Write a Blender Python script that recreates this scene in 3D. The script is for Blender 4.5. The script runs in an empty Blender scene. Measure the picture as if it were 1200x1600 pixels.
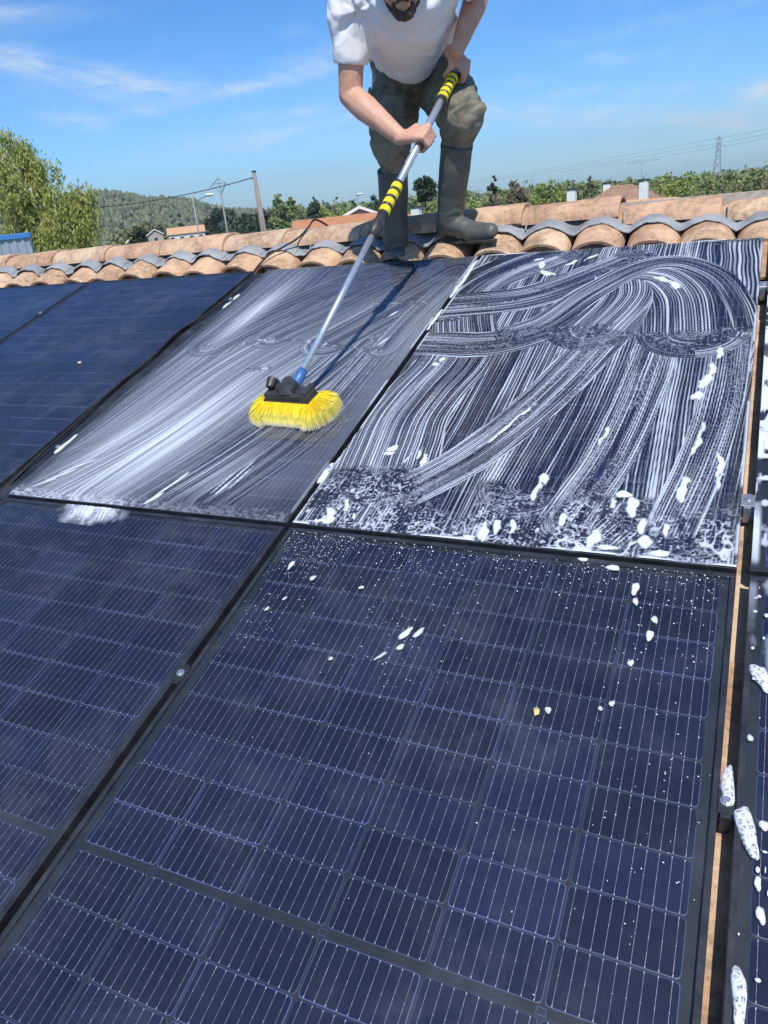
import bpy, math, random
import numpy as np
from mathutils import Vector, Matrix
rnd = random.Random(7)
sc = bpy.context.scene
COL = sc.collection

# ---------------------------------------------------------------- camera
cam_d = bpy.data.cameras.new('camera')
cam = bpy.data.objects.new('camera', cam_d); COL.objects.link(cam)
cam_d.sensor_fit = 'HORIZONTAL'; cam_d.sensor_width = 36.0
cam_d.lens = 36.0*1176.38/1200.0
cam_d.clip_start = 0.05; cam_d.clip_end = 6000
RW = [[0.903341, 0.417886, -0.096676], [0.08016, -0.385898, -0.919052], [-0.421366, 0.822468, -0.382095]]
CAM = Vector((1.042694, -1.486487, 0.751244))
cam.matrix_world = Matrix(((RW[0][0], -RW[1][0], -RW[2][0], CAM[0]),
                           (RW[0][1], -RW[1][1], -RW[2][1], CAM[1]),
                           (RW[0][2], -RW[1][2], -RW[2][2], CAM[2]), (0, 0, 0, 1)))
sc.camera = cam
sc.render.resolution_x = 768; sc.render.resolution_y = 1024
sc.view_settings.view_transform = 'Standard'; sc.view_settings.look = 'None'
sc.view_settings.gamma = 1; sc.view_settings.use_curve_mapping = False
sc.view_settings.exposure = 0.0
try:
    sc.cycles.use_denoising = True
    sc.cycles.transparent_max_bounces = 16
    sc.cycles.max_bounces = 6
    sc.cycles.volume_bounces = 0
except Exception: pass

# ---------------------------------------------------------------- sun and sky
SUN = Vector((0.28, -0.494, 0.823)).normalized()
sun_el = math.asin(SUN.z); sun_az = math.atan2(SUN.x, SUN.y)
sd = bpy.data.lights.new('sun', 'SUN'); sd.energy = 4.8; sd.angle = math.radians(0.53); sd.color = (1.0, 0.955, 0.88)
so = bpy.data.objects.new('sun', sd); COL.objects.link(so); so.location = (3, -5, 12)
so.rotation_euler = (-SUN).to_track_quat('-Z', 'Y').to_euler()
world = bpy.data.worlds.new('World'); sc.world = world; world.use_nodes = True
def world_nodes():
    nt = world.node_tree; nt.nodes.clear()
    def nn(t, **k):
        n = nt.nodes.new(t)
        for a, b in k.items(): setattr(n, a, b)
        return n
    def L(a, b): nt.links.new(a, b)
    def setv(sock, v):
        if isinstance(v, bpy.types.NodeSocket): L(v, sock)
        else: sock.default_value = v
    def M(op, a, b=0.0, c=None, clamp=False):
        n = nn('ShaderNodeMath', operation=op); n.use_clamp = clamp
        setv(n.inputs[0], a); setv(n.inputs[1], b)
        if c is not None: setv(n.inputs[2], c)
        return n.outputs[0]
    sky = nn('ShaderNodeTexSky', sky_type='NISHITA'); sky.sun_disc = False
    sky.sun_elevation = sun_el; sky.sun_rotation = sun_az
    sky.altitude = 100; sky.air_density = 1.0; sky.dust_density = 0.45; sky.ozone_density = 2.6
    tc = nn('ShaderNodeTexCoord'); sep = nn('ShaderNodeSeparateXYZ'); L(tc.outputs['Generated'], sep.inputs[0])
    x, y, z = sep.outputs
    az = M('MULTIPLY', M('ARCTAN2', x, y), 57.2958)
    el = M('MULTIPLY', M('ARCSINE', z), 57.2958)
    def noise(sx, sy, scale, detail, rough, dist=0.0, off=0.0):
        c = nn('ShaderNodeCombineXYZ'); L(M('MULTIPLY', az, sx), c.inputs[0]); L(M('MULTIPLY_ADD', el, sy, off), c.inputs[1])
        n = nn('ShaderNodeTexNoise'); L(c.outputs[0], n.inputs['Vector'])
        n.inputs['Scale'].default_value = scale; n.inputs['Detail'].default_value = detail
        n.inputs['Roughness'].default_value = rough; n.inputs['Distortion'].default_value = dist
        return n.outputs[0]
    wisp = noise(0.09, 0.30, 1.0, 7, 0.62, 0.9)
    fine = noise(0.35, 1.1, 1.0, 5, 0.6, 0.5, 3.0)
    # cirrus patches: azimuth, elevation, half length, half width (degrees), tilt, strength
    CL = [(-44.5, 9.3, 4.6, 0.75, -12, 0.95), (-39.5, 8.2, 4.5, 0.9, -6, 0.42), (-48.0, 12.2, 5, 0.5, 2, 0.30),
          (-33.0, 7.6, 6.0, 0.38, 7, 0.42), (-28.6, 8.7, 3.2, 0.8, 12, 0.38), (-34.0, 5.9, 3.2, 0.35, -2, 0.30), (-39.4, 6.6, 1.3, 0.3, -8, 0.42),
          (-44.0, 6.4, 2.6, 0.5, -12, 0.30), (-29.8, 5.9, 1.0, 0.30, 0, 0.40), (-29.5, 10.4, 1.0, 0.35, 0, 0.30), (-31.0, 4.6, 9.0, 0.75, 3, 0.34),
          (-9.0, 3.5, 12.0, 0.62, -9, 0.62), (3.0, 2.2, 9.0, 0.6, -5, 0.55), (-11.6, 5.25, 2.2, 0.32, 2, 0.50), (-9.2, 6.7, 2.1, 0.4, -3, 0.46),
          (-0.4, 3.9, 1.4, 0.6, 3, 0.75), (-7.6, 4.75, 1.3, 0.3, 0, 0.42), (-5.4, 4.5, 0.9, 0.3, 0, 0.25), (-14.5, 6.2, 2.0, 0.3, 0, 0.22), (-5.0, 8.4, 7.0, 0.4, 4, 0.18)]
    tot = None
    for (a0, e0, la, le, tilt, amp) in CL:
        t = math.radians(tilt)
        da = M('SUBTRACT', az, a0); de = M('SUBTRACT', el, e0)
        u = M('DIVIDE', M('ADD', M('MULTIPLY', da, math.cos(t)), M('MULTIPLY', de, math.sin(t))), la)
        v = M('DIVIDE', M('SUBTRACT', M('MULTIPLY', de, math.cos(t)), M('MULTIPLY', da, math.sin(t))), le)
        g = M('POWER', 2.71828, M('MULTIPLY', M('ADD', M('MULTIPLY', u, u), M('MULTIPLY', v, v)), -1.0))
        g = M('MULTIPLY', g, amp*1.45)
        tot = g if tot is None else M('ADD', tot, g)
    shape = M('MULTIPLY', tot, M('MULTIPLY_ADD', wisp, 3.4, -1.0, clamp=True))
    shape = M('MULTIPLY', shape, M('MULTIPLY_ADD', fine, 2.6, -0.55, clamp=True))
    veil = M('MULTIPLY', M('MULTIPLY_ADD', wisp, 2.5, -1.25, clamp=True), 0.20)      # thin cirrus all over the sky
    fac = M('ADD', shape, veil, clamp=True)
    fac = M('MULTIPLY', fac, 0.85)
    mix = nn('ShaderNodeMix', data_type='RGBA')
    L(fac, mix.inputs[0])
    hsv = nn('ShaderNodeHueSaturation'); hsv.inputs['Saturation'].default_value = 1.12; hsv.inputs['Value'].default_value = 1.0
    L(sky.outputs[0], hsv.inputs['Color'])
    tint = nn('ShaderNodeMix', data_type='RGBA', blend_type='MULTIPLY'); tint.inputs[0].default_value = 1.0
    low = nn('ShaderNodeMix', data_type='RGBA'); L(M('MULTIPLY', el, 1/14.0, clamp=True), low.inputs[0]); low.inputs[6].default_value = (.60, .95, 1.38, 1); low.inputs[7].default_value = (.47, .85, 1.22, 1)
    L(hsv.outputs[0], tint.inputs[6]); L(low.outputs[2], tint.inputs[7])      # white balance of the phone
    L(tint.outputs[2], mix.inputs[6]); mix.inputs[7].default_value = (6.0, 6.8, 7.6, 1)
    bg = nn('ShaderNodeBackground'); bg.inputs[1].default_value = 0.125
    L(mix.outputs[2], bg.inputs[0])
    out = nn('ShaderNodeOutputWorld'); L(bg.outputs[0], out.inputs[0])
world_nodes()

# ---------------------------------------------------------------- material helpers
class NT:
    def __init__(s, name):
        s.m = bpy.data.materials.new(name); s.m.use_nodes = True; s.t = s.m.node_tree; s.t.nodes.clear()
        s.out = s.t.nodes.new('ShaderNodeOutputMaterial')
    def n(s, t, **k):
        n = s.t.nodes.new(t)
        for a, b in k.items(): setattr(n, a, b)
        return n
    def L(s, a, b): s.t.links.new(a, b)
    def set(s, sock, v):
        if isinstance(v, bpy.types.NodeSocket): s.L(v, sock)
        elif v is not None:
            if isinstance(v, (tuple, list)) and len(v) == 3 and sock.type == 'RGBA': v = (*v, 1)
            sock.default_value = v
    def math(s, op, a, b=0.0, c=None, clamp=False):
        n = s.n('ShaderNodeMath', operation=op); n.use_clamp = clamp
        s.set(n.inputs[0], a); s.set(n.inputs[1], b)
        if c is not None: s.set(n.inputs[2], c)
        return n.outputs[0]
    def coord(s, which='Object', scale=(1, 1, 1), rnd_off=True):
        tc = s.n('ShaderNodeTexCoord'); mp = s.n('ShaderNodeMapping')
        s.L(tc.outputs[which], mp.inputs[0]); mp.inputs['Scale'].default_value = scale
        if rnd_off:
            oi = s.n('ShaderNodeObjectInfo'); mu = s.n('ShaderNodeVectorMath', operation='MULTIPLY')
            s.L(oi.outputs['Random'], mu.inputs[0]); mu.inputs[1].default_value = (37, 53, 71)
            s.L(mu.outputs[0], mp.inputs['Location'])
        return mp.outputs[0]
    def noise(s, vec, scale, detail=4, rough=0.55, dist=0.0):
        n = s.n('ShaderNodeTexNoise'); s.L(vec, n.inputs['Vector'])
        n.inputs['Scale'].default_value = scale; n.inputs['Detail'].default_value = detail
        n.inputs['Roughness'].default_value = rough; n.inputs['Distortion'].default_value = dist
        return n.outputs[0]
    def ramp(s, fac, stops):
        n = s.n('ShaderNodeValToRGB'); s.set(n.inputs[0], fac)
        e = n.color_ramp.elements
        while len(e) < len(stops): e.new(0.5)
        for el, (p, c) in zip(e, stops):
            el.position = p; el.color = (*c, 1) if len(c) == 3 else c
        return n.outputs[0]
    def mix(s, f, a, b, blend='MIX'):
        n = s.n('ShaderNodeMix', data_type='RGBA', blend_type=blend)
        s.set(n.inputs[0], f); s.set(n.inputs[6], a); s.set(n.inputs[7], b); return n.outputs[2]
    def bump(s, h, strength=0.3, dist=0.01):
        n = s.n('ShaderNodeBump'); n.inputs['Strength'].default_value = strength; n.inputs['Distance'].default_value = dist
        s.L(h, n.inputs['Height']); return n.outputs[0]
    def pbr(s, col, rough=0.6, metal=0.0, normal=None, spec=0.5, **kw):
        p = s.n('ShaderNodeBsdfPrincipled')
        s.set(p.inputs['Base Color'], col); s.set(p.inputs['Roughness'], rough); s.set(p.inputs['Metallic'], metal)
        s.set(p.inputs['Specular IOR Level'], spec)
        if normal is not None: s.L(normal, p.inputs['Normal'])
        for k, v in kw.items(): s.set(p.inputs[k.replace('_', ' ')], v)
        return p.outputs[0]
    def done(s, sh):
        s.L(sh, s.out.inputs[0]); return s.m
def simple(name, col, rough=0.6, metal=0.0, var=0.25, nscale=20, bump=0.1, bdist=0.002, spec=0.5, **kw):
    t = NT(name); v = t.coord('Object'); n = t.noise(v, nscale, 5, 0.6)
    lo = tuple(c*(1-var) for c in col); hi = tuple(min(1, c*(1+var)) for c in col)
    c = t.ramp(n, [(0.3, lo), (0.7, hi)])
    return t.done(t.pbr(c, rough, metal, t.bump(n, bump, bdist) if bump else None, spec, **kw))

# ---------------------------------------------------------------- geometry helpers
class MB:
    def __init__(s): s.v = []; s.f = []; s.mi = []
    def add(s, vs, fs, mi=0):
        o = len(s.v); s.v += [tuple(p) for p in vs]; s.f += [tuple(i+o for i in f) for f in fs]; s.mi += [mi]*len(fs)
    def box(s, x0, x1, y0, y1, z0, z1, mi=0, M=None, bev=0.0, skip=''):
        if bev > 0:
            b = bev
            vs = []; 
            # chamfered on the top four edges
            vs = [(x0,y0,z0),(x1,y0,z0),(x1,y1,z0),(x0,y1,z0),(x0,y0,z1-b),(x1,y0,z1-b),(x1,y1,z1-b),(x0,y1,z1-b),
                  (x0+b,y0+b,z1),(x1-b,y0+b,z1),(x1-b,y1-b,z1),(x0+b,y1-b,z1)]
            fs = [(3,2,1,0),(0,1,5,4),(1,2,6,5),(2,3,7,6),(3,0,4,7),(4,5,9,8),(5,6,10,9),(6,7,11,10),(7,4,8,11),(8,9,10,11)]
        else:
            vs = [(x0,y0,z0),(x1,y0,z0),(x1,y1,z0),(x0,y1,z0),(x0,y0,z1),(x1,y0,z1),(x1,y1,z1),(x0,y1,z1)]
            fs = [(3,2,1,0),(0,1,5,4),(1,2,6,5),(2,3,7,6),(3,0,4,7),(4,5,6,7)]
        if M is not None: vs = [tuple(M @ Vector(p)) for p in vs]
        s.add(vs, fs, mi)
    def tube(s, pts, rad, seg=8, mi=0, cap=True):
        pts = [Vector(p) for p in pts]; n = len(pts)
        if not hasattr(rad, '__len__'): rad = [rad]*n
        vs = []; up = None
        for i, p in enumerate(pts):
            d = (pts[min(i+1, n-1)] - pts[max(i-1, 0)]).normalized()
            if up is None:
                up = Vector((0, 0, 1)) if abs(d.z) < 0.9 else Vector((1, 0, 0))
            a = d.cross(up).normalized(); b = a.cross(d).normalized(); up = b
            for k in range(seg):
                t = 2*math.pi*k/seg; vs.append(p + (a*math.cos(t)+b*math.sin(t))*rad[i])
        fs = []
        for i in range(n-1):
            for k in range(seg):
                k2 = (k+1) % seg; fs.append((i*seg+k, i*seg+k2, (i+1)*seg+k2, (i+1)*seg+k))
        if cap:
            fs.append(tuple(range(seg))[::-1]); fs.append(tuple((n-1)*seg+k for k in range(seg)))
        s.add(vs, fs, mi)
    def ball(s, c, r, seg=12, rings=8, mi=0, M=None):
        """r: 3 radii; M: optional 3x3 rotation"""
        if not hasattr(r, '__len__'): r = (r, r, r)
        c = Vector(c); vs = []
        for i in range(rings+1):
            ph = math.pi*i/rings
            for k in range(seg):
                t = 2*math.pi*k/seg
                p = Vector((r[0]*math.sin(ph)*math.cos(t), r[1]*math.sin(ph)*math.sin(t), r[2]*math.cos(ph)))
                if M is not None: p = M @ p
                vs.append(c+p)
        fs = []
        for i in range(rings):
            for k in range(seg):
                k2 = (k+1) % seg
                a, b, c2, d = i*seg+k, (i+1)*seg+k, (i+1)*seg+k2, i*seg+k2
                if i == 0: fs.append((a, b, c2))
                elif i == rings-1: fs.append((a, b, d))
                else: fs.append((a, b, c2, d))
        s.add(vs, fs, mi)
    def cap(s, p0, p1, r0, r1, seg=14, n=3, mi=0):
        """tapered capsule"""
        p0 = Vector(p0); p1 = Vector(p1); d = (p1-p0); L = d.length
        d = d/L if L > 1e-6 else Vector((0, 0, 1))
        pts = []; rad = []
        for i in range(n+1):
            a = math.pi/2*(1-i/n); pts.append(p0 - d*r0*math.sin(a)); rad.append(max(r0*math.cos(a), r0*0.02))
        for i in range(n+1):
            a = math.pi/2*(i/n); pts.append(p1 + d*r1*math.sin(a)); rad.append(max(r1*math.cos(a), r1*0.02))
        s.tube(pts, rad, seg, mi)
    def mesh(s, name, mats, smooth=False):
        me = bpy.data.meshes.new(name); me.from_pydata([tuple(p) for p in s.v], [], s.f)
        for m in (mats if isinstance(mats, (list, tuple)) else [mats]): me.materials.append(m)
        if any(s.mi): me.polygons.foreach_set('material_index', s.mi)
        if smooth: me.polygons.foreach_set('use_smooth', [True]*len(me.polygons))
        me.update(); return me
    def build(s, name, mats, parent=None, smooth=False, M=None):
        o = bpy.data.objects.new(name, s.mesh(name, mats, smooth)); COL.objects.link(o)
        if parent is not None: o.parent = parent
        if M is not None: o.matrix_world = M
        return o
def np_mesh(name, V, F, mat, smooth=False, parent=None):
    me = bpy.data.meshes.new(name); V = np.asarray(V, np.float32); F = np.asarray(F, np.int32)
    me.vertices.add(len(V)); me.vertices.foreach_set('co', V.ravel())
    k = F.shape[1]; me.loops.add(F.size); me.loops.foreach_set('vertex_index', F.ravel())
    me.polygons.add(len(F)); me.polygons.foreach_set('loop_start', np.arange(0, F.size, k, dtype=np.int32))
    try: me.polygons.foreach_set('loop_total', np.full(len(F), k, np.int32))
    except Exception: pass
    if smooth: me.polygons.foreach_set('use_smooth', np.ones(len(F), bool))
    me.update(calc_edges=True); me.materials.append(mat)
    o = bpy.data.objects.new(name, me); COL.objects.link(o)
    if parent is not None: o.parent = parent
    return o
def tag(o, label=None, cat=None, group=None, kind=None):
    if label: o['label'] = label
    if cat: o['category'] = cat
    if group: o['group'] = group
    if kind: o['kind'] = kind
    return o
def empty(name, loc=(0, 0, 0), rotz=0, M=None):
    o = bpy.data.objects.new(name, None); COL.objects.link(o); o.empty_display_size = 0.1
    if M is not None: o.matrix_world = M
    else: o.location = loc; o.rotation_euler = (0, 0, rotz)
    return o
def link_copy(src, parent=None, loc=None):
    c = src.copy(); COL.objects.link(c)
    if parent is not None: c.parent = parent
    if loc is not None: c.location = loc
    return c
TH = math.radians(16.5); RX = Matrix.Rotation(TH, 4, 'X')
def P(x, y, z=0.0):        # point given in the plane of the panels (x along the ridge, y up the slope, z off the glass) -> world
    return Vector((x, y*math.cos(TH)-z*math.sin(TH), y*math.sin(TH)+z*math.cos(TH)))
def PM(x, y, z=0.0, rz=0.0): return Matrix.Translation(P(x, y, z)) @ RX @ Matrix.Rotation(rz, 4, 'Z')
_lat = {}
def vnoise(x, y, seed=0):
    if seed not in _lat: _lat[seed] = np.random.RandomState(seed).rand(256, 256)
    g = _lat[seed]; xi = np.floor(x).astype(int); yi = np.floor(y).astype(int); fx = x-xi; fy = y-yi
    fx = fx*fx*(3-2*fx); fy = fy*fy*(3-2*fy)
    a = g[xi & 255, yi & 255]; b = g[(xi+1) & 255, yi & 255]; c = g[xi & 255, (yi+1) & 255]; d = g[(xi+1) & 255, (yi+1) & 255]
    return (a*(1-fx)+b*fx)*(1-fy) + (c*(1-fx)+d*fx)*fy
def fbm(x, y, seed=0, o=4):
    r = 0; a = 0.5
    for i in range(o): r = r + a*vnoise(x*2**i, y*2**i, seed+i); a *= 0.5
    return r/(1-0.5**o)
def sstep(a, b, x): 
    t = np.clip((x-a)/(b-a), 0, 1); return t*t*(3-2*t)

# ---------------------------------------------------------------- materials
def mat_tile():
    t = NT('terracotta'); v = t.coord('Object'); oi = t.n('ShaderNodeObjectInfo')
    n1 = t.noise(v, 5, 6, 0.6, 0.6); n2 = t.noise(v, 42, 7, 0.78); n3 = t.noise(v, 150, 3, 0.6); n4 = t.noise(v, 9, 5, 0.7, 1.2)
    base = t.ramp(oi.outputs['Random'], [(0.0, (.66, .45, .28)), (0.3, (.62, .38, .25)), (0.55, (.70, .53, .34)), (0.8, (.56, .40, .29)), (1.0, (.68, .48, .29))])
    pink = t.mix(t.ramp(n1, [(0.42, (0, 0, 0)), (0.62, (1, 1, 1))]), base, (.47, .27, .165))
    cream = t.mix(t.math('MULTIPLY', t.ramp(n4, [(0.5, (0, 0, 0)), (0.75, (1, 1, 1))]), 0.6), pink, (.74, .56, .33))
    li = t.math('MULTIPLY', t.ramp(n2, [(0.46, (0, 0, 0)), (0.60, (1, 1, 1))]), t.ramp(n1, [(0.40, (.15, .15, .15)), (0.58, (.95, .95, .95))]))
    lich = t.mix(li, cream, (.25, .185, .13))
    c = t.mix(t.math('MULTIPLY', t.ramp(n3, [(0.6, (0, 0, 0)), (0.72, (1, 1, 1))]), .5), lich, (.20, .15, .11))
    h = t.math('ADD', t.math('MULTIPLY', n2, 0.7), t.math('MULTIPLY', n3, 0.5))
    return t.done(t.pbr(c, 0.88, 0, t.bump(h, 0.9, 0.004), 0.25))
M_TILE = mat_tile()
M_MORTAR = simple('mortar', (.42, .36, .31), 0.95, nscale=40, bump=0.5, bdist=0.004)
M_DECK = simple('roof_underlay', (.16, .10, .07), 0.95)
def mat_zinc():
    t = NT('lead_flashing'); v = t.coord('Object'); n = t.noise(v, 8, 6, 0.6); n2 = t.noise(v, 60, 4, .6)
    pleat = t.n('ShaderNodeTexWave'); pleat.wave_type = 'BANDS'; pleat.bands_direction = 'X'; t.L(v, pleat.inputs[0]); pleat.inputs['Scale'].default_value = 70; pleat.inputs['Distortion'].default_value = 1.5
    c = t.ramp(n, [(0.3, (.20, .21, .225)), (0.6, (.33, .34, .35)), (0.8, (.45, .45, .45))])
    h = t.math('ADD', t.math('MULTIPLY', pleat.outputs[1], 0.5), n2)
    return t.done(t.pbr(c, 0.7, 0.0, t.bump(h, 0.5, 0.002), 0.3))
M_ZINC = mat_zinc()
def mat_frame():
    t = NT('black_anodised_frame'); v = t.coord('Object', rnd_off=False); n = t.noise(v, 12, 5, 0.65); n2 = t.noise(v, 120, 3, .6)
    c = t.ramp(n, [(0.35, (.020, .023, .028)), (0.60, (.045, .050, .058)), (0.80, (.12, .13, .145))])
    return t.done(t.pbr(c, t.ramp(n2, [(0.3, (.32,)*3), (0.8, (.5,)*3)]), 0.2, t.bump(n2, 0.05, 0.001), 0.5))
M_FRAME = mat_frame()
M_BACK = simple('black_backsheet', (.011, .018, .024), 0.6, bump=0)
def mat_cell():
    t = NT('silicon_cell'); v = t.coord('Object', rnd_off=True); oi = t.n('ShaderNodeObjectInfo')
    n = t.noise(v, 5, 3, .6)
    c1 = t.ramp(oi.outputs['Random'], [(0, (.009, .014, .030)), (.3, (.011, .017, .040)), (.55, (.009, .014, .032)), (.78, (.012, .020, .050)), (1, (.014, .023, .062))])
    c = t.mix(t.math('MULTIPLY', n, .4), c1, (.013, .014, .040))
    return t.done(t.pbr(c, 0.35, 0.0, None, 0.35))
M_CELL = mat_cell()
def mat_edge():
    t = NT('cell_edge'); oi = t.n('ShaderNodeObjectInfo'); v = t.coord('Object'); n = t.noise(v, 14, 3, .6)
    w = t.n('ShaderNodeTexWhiteNoise'); w.noise_dimensions = '1D'; t.L(oi.outputs['Random'], w.inputs['W'])
    c = t.ramp(t.math('MULTIPLY', w.outputs[0], t.math('MULTIPLY_ADD', n, .6, .7)), [(.15, (.035, .050, .11)), (.60, (.065, .09, .21)), (.95, (.10, .13, .32))])  # reflection along the cell edges painted in as lighter blue, strength random per cell
    return t.done(t.pbr(c, .4, 0, None, .4))
M_CEDGE = mat_edge()
def mat_wire():
    t = NT('solder_wire'); v = t.coord('Object'); n = t.noise(v, 90, 3, .7)
    c = t.ramp(n, [(0.30, (.14, .16, .24)), (0.55, (.36, .39, .48)), (0.75, (.66, .70, .78))])
    return t.done(t.pbr(c, 0.4, 0.3, None, .5))
M_WIRE = mat_wire()
M_DOT = simple('solder_pad', (.60, .64, .72), 0.35, 0.3, bump=0)
def mat_glass():
    t = NT('panel_glass'); v = t.coord('Object'); 
    n1 = t.noise(v, 3.1, 4, .6, .2); n2 = t.noise(v, 13, 6, .75, .1); n3 = t.noise(v, 700, 2, .5); n4 = t.noise(v, 45, 4, .65)
    fr = t.n('ShaderNodeFresnel'); fr.inputs[0].default_value = 1.45
    gl = t.n('ShaderNodeBsdfGlossy'); t.set(gl.inputs['Roughness'], t.ramp(n1, [(.3, (.05,)*3), (.8, (.13,)*3)])); gl.inputs['Color'].default_value = (.86, .90, 1, 1)
    bn = t.bump(n4, 0.02, 0.001); t.L(bn, gl.inputs['Normal'])
    tr = t.n('ShaderNodeBsdfTransparent'); tr.inputs[0].default_value = (.97, .98, 1, 1)
    m1 = t.n('ShaderNodeMixShader'); t.L(t.math('MULTIPLY', fr.outputs[0], 0.95), m1.inputs[0]); t.L(tr.outputs[0], m1.inputs[1]); t.L(gl.outputs[0], m1.inputs[2])
    df = t.n('ShaderNodeBsdfDiffuse'); t.set(df.inputs[0], (.42, .46, .56))
    film = t.math('MULTIPLY', t.ramp(n1, [(.42, (.12,)*3), (.66, (.9,)*3)]), t.ramp(n2, [(.40, (.15,)*3), (.66, (1,)*3)]))
    speck = t.ramp(n3, [(.70, (0,)*3), (.76, (1,)*3)])
    f = t.math('ADD', t.math('MULTIPLY', film, 0.085), t.math('MULTIPLY', speck, 0.12), clamp=True)
    m2 = t.n('ShaderNodeMixShader'); t.L(f, m2.inputs[0]); t.L(m1.outputs[0], m2.inputs[1]); t.L(df.outputs[0], m2.inputs[2])
    return t.done(m2.outputs[0])
M_GLASS = mat_glass()
def mat_foam(name, lo, hi, noise_amt=0.25, colr=(.80, .82, .86)):
    t = NT(name); at = t.n('ShaderNodeAttribute'); at.attribute_name = 'foam'; v = t.coord('Object', rnd_off=False)
    n = t.noise(v, 420, 3, .6); n2 = t.noise(v, 150, 4, .6)
    a = t.math('ADD', at.outputs['Fac'], t.math('MULTIPLY', t.math('SUBTRACT', t.math('MULTIPLY_ADD', n, .5, t.math('MULTIPLY', n2, .5)), .5), noise_amt))
    if hi - lo < 0.7:
        mr = t.n('ShaderNodeMapRange'); mr.interpolation_type = 'SMOOTHSTEP'; t.L(a, mr.inputs[0]); mr.inputs[1].default_value = lo; mr.inputs[2].default_value = hi
        mr.inputs[3].default_value = 0; mr.inputs[4].default_value = 0.97; fac = mr.outputs[0]
    else: fac = t.math('MULTIPLY', a, 1.0, clamp=True)
    sh = t.pbr(colr, 0.45, 0, t.bump(n2, .4, .002), .5)
    tr = t.n('ShaderNodeBsdfTransparent'); mx = t.n('ShaderNodeMixShader')
    t.L(fac, mx.inputs[0]); t.L(tr.outputs[0], mx.inputs[1]); t.L(sh, mx.inputs[2])
    return t.done(mx.outputs[0])
M_FOAM = mat_foam('soap_foam', 0.20, 0.98, .25, (.66, .72, .84))
M_FILM = mat_foam('soap_film', 0.0, 1.0, 0.10, (.72, .78, .88))
def mat_blob():
    t = NT('foam_blob'); v = t.coord('Object')
    vo = t.n('ShaderNodeTexVoronoi'); t.L(v, vo.inputs['Vector']); vo.inputs['Scale'].default_value = 230
    n = t.noise(v, 90, 3, .6)
    c = t.ramp(n, [(.3, (.56, .60, .68)), (.6, (.80, .82, .85))])
    sh = t.pbr(c, 0.35, 0, t.bump(vo.outputs[0], .5, .002), .5); tc = t.coord('Object', rnd_off=False); sp = t.n('ShaderNodeSeparateXYZ'); t.L(tc, sp.inputs[0])
    al = t.math('MULTIPLY_ADD', sp.outputs[2], 420, t.math('MULTIPLY_ADD', n, .9, -.10), clamp=True)
    tr = t.n('ShaderNodeBsdfTransparent'); mx = t.n('ShaderNodeMixShader'); t.L(al, mx.inputs[0]); t.L(tr.outputs[0], mx.inputs[1]); t.L(sh, mx.inputs[2])
    return t.done(mx.outputs[0])
M_BLOB = mat_blob()
def mat_bubbles():      # open soap lather: round see-through bubbles between white walls
    t = NT('bubbly_lather'); v = t.coord('Object')
    vo = t.n('ShaderNodeTexVoronoi'); vo.feature = 'DISTANCE_TO_EDGE'; t.L(v, vo.inputs['Vector']); vo.inputs['Scale'].default_value = 120; vo.inputs['Randomness'].default_value = 1
    vo2 = t.n('ShaderNodeTexVoronoi'); vo2.feature = 'DISTANCE_TO_EDGE'; t.L(v, vo2.inputs['Vector']); vo2.inputs['Scale'].default_value = 260
    a = t.ramp(vo.outputs[0], [(.10, (1,)*3), (.22, (.22,)*3)]); b2 = t.ramp(vo2.outputs[0], [(.06, (.8,)*3), (.20, (.10,)*3)]); b = t.math('MAXIMUM', a, b2); a = 1.0
    f = t.math('MULTIPLY', t.math('MULTIPLY', a, b), .92)
    sh = t.pbr((.78, .81, .86), .3, 0, t.bump(vo.outputs[0], .6, .003), .6)
    tr = t.n('ShaderNodeBsdfTransparent'); mx = t.n('ShaderNodeMixShader'); t.L(f, mx.inputs[0]); t.L(tr.outputs[0], mx.inputs[1]); t.L(sh, mx.inputs[2])
    return t.done(mx.outputs[0])
M_BUB = mat_bubbles()
M_ALU = simple('aluminium', (.62, .63, .65), 0.35, 0.85, var=.12, nscale=60)
M_ALUW = simple('galvanised_clamp', (.36, .37, .39), 0.4, 0.6, var=.2, nscale=60)
M_DARKM = simple('dark_metal', (.05, .055, .06), 0.4, 0.5)
M_CABLE = simple('cable_rubber', (.022, .018, .018), 0.5)

# ---------------------------------------------------------------- ground, hill, house
def ground_h(x, y):
    r = np.hypot(x-1, y+1.5)
    h = -4.7 - 3.6*sstep(20, 170, r) - 7*sstep(170, 600, r)
    # wooded hill to the north-west
    az = np.degrees(np.arctan2(x-1.04, np.maximum(y+1.5, 1e-3)))
    az = np.where(y+1.5 > 0, az, np.where(x > 0, 90, -90))
    h = h - 62*sstep(700, 4200, r)*sstep(-34, -26, az)
    crest = np.interp(az, [-90, -56, -50, -44, -40, -36, -33, -28, -20, 90], [30, 42, 39, 33, 23, 4, -5, -9, -12, -13])
    return h + (crest + 15)*sstep(430, 980, r)*(1 + .06*np.sin(az*1.3+1)) * (az < 60) 
def mat_ground():
    t = NT('ground'); v = t.coord('Object', rnd_off=False); n = t.noise(v, .03, 6, .6); n2 = t.noise(v, .6, 5, .6)
    c = t.ramp(n, [(.3, (.06, .085, .03)), (.5, (.10, .13, .045)), (.7, (.16, .15, .08))])
    c = t.mix(n2, c, (.07, .08, .035))
    return t.done(t.pbr(c, .95, 0, None, .1))
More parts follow.
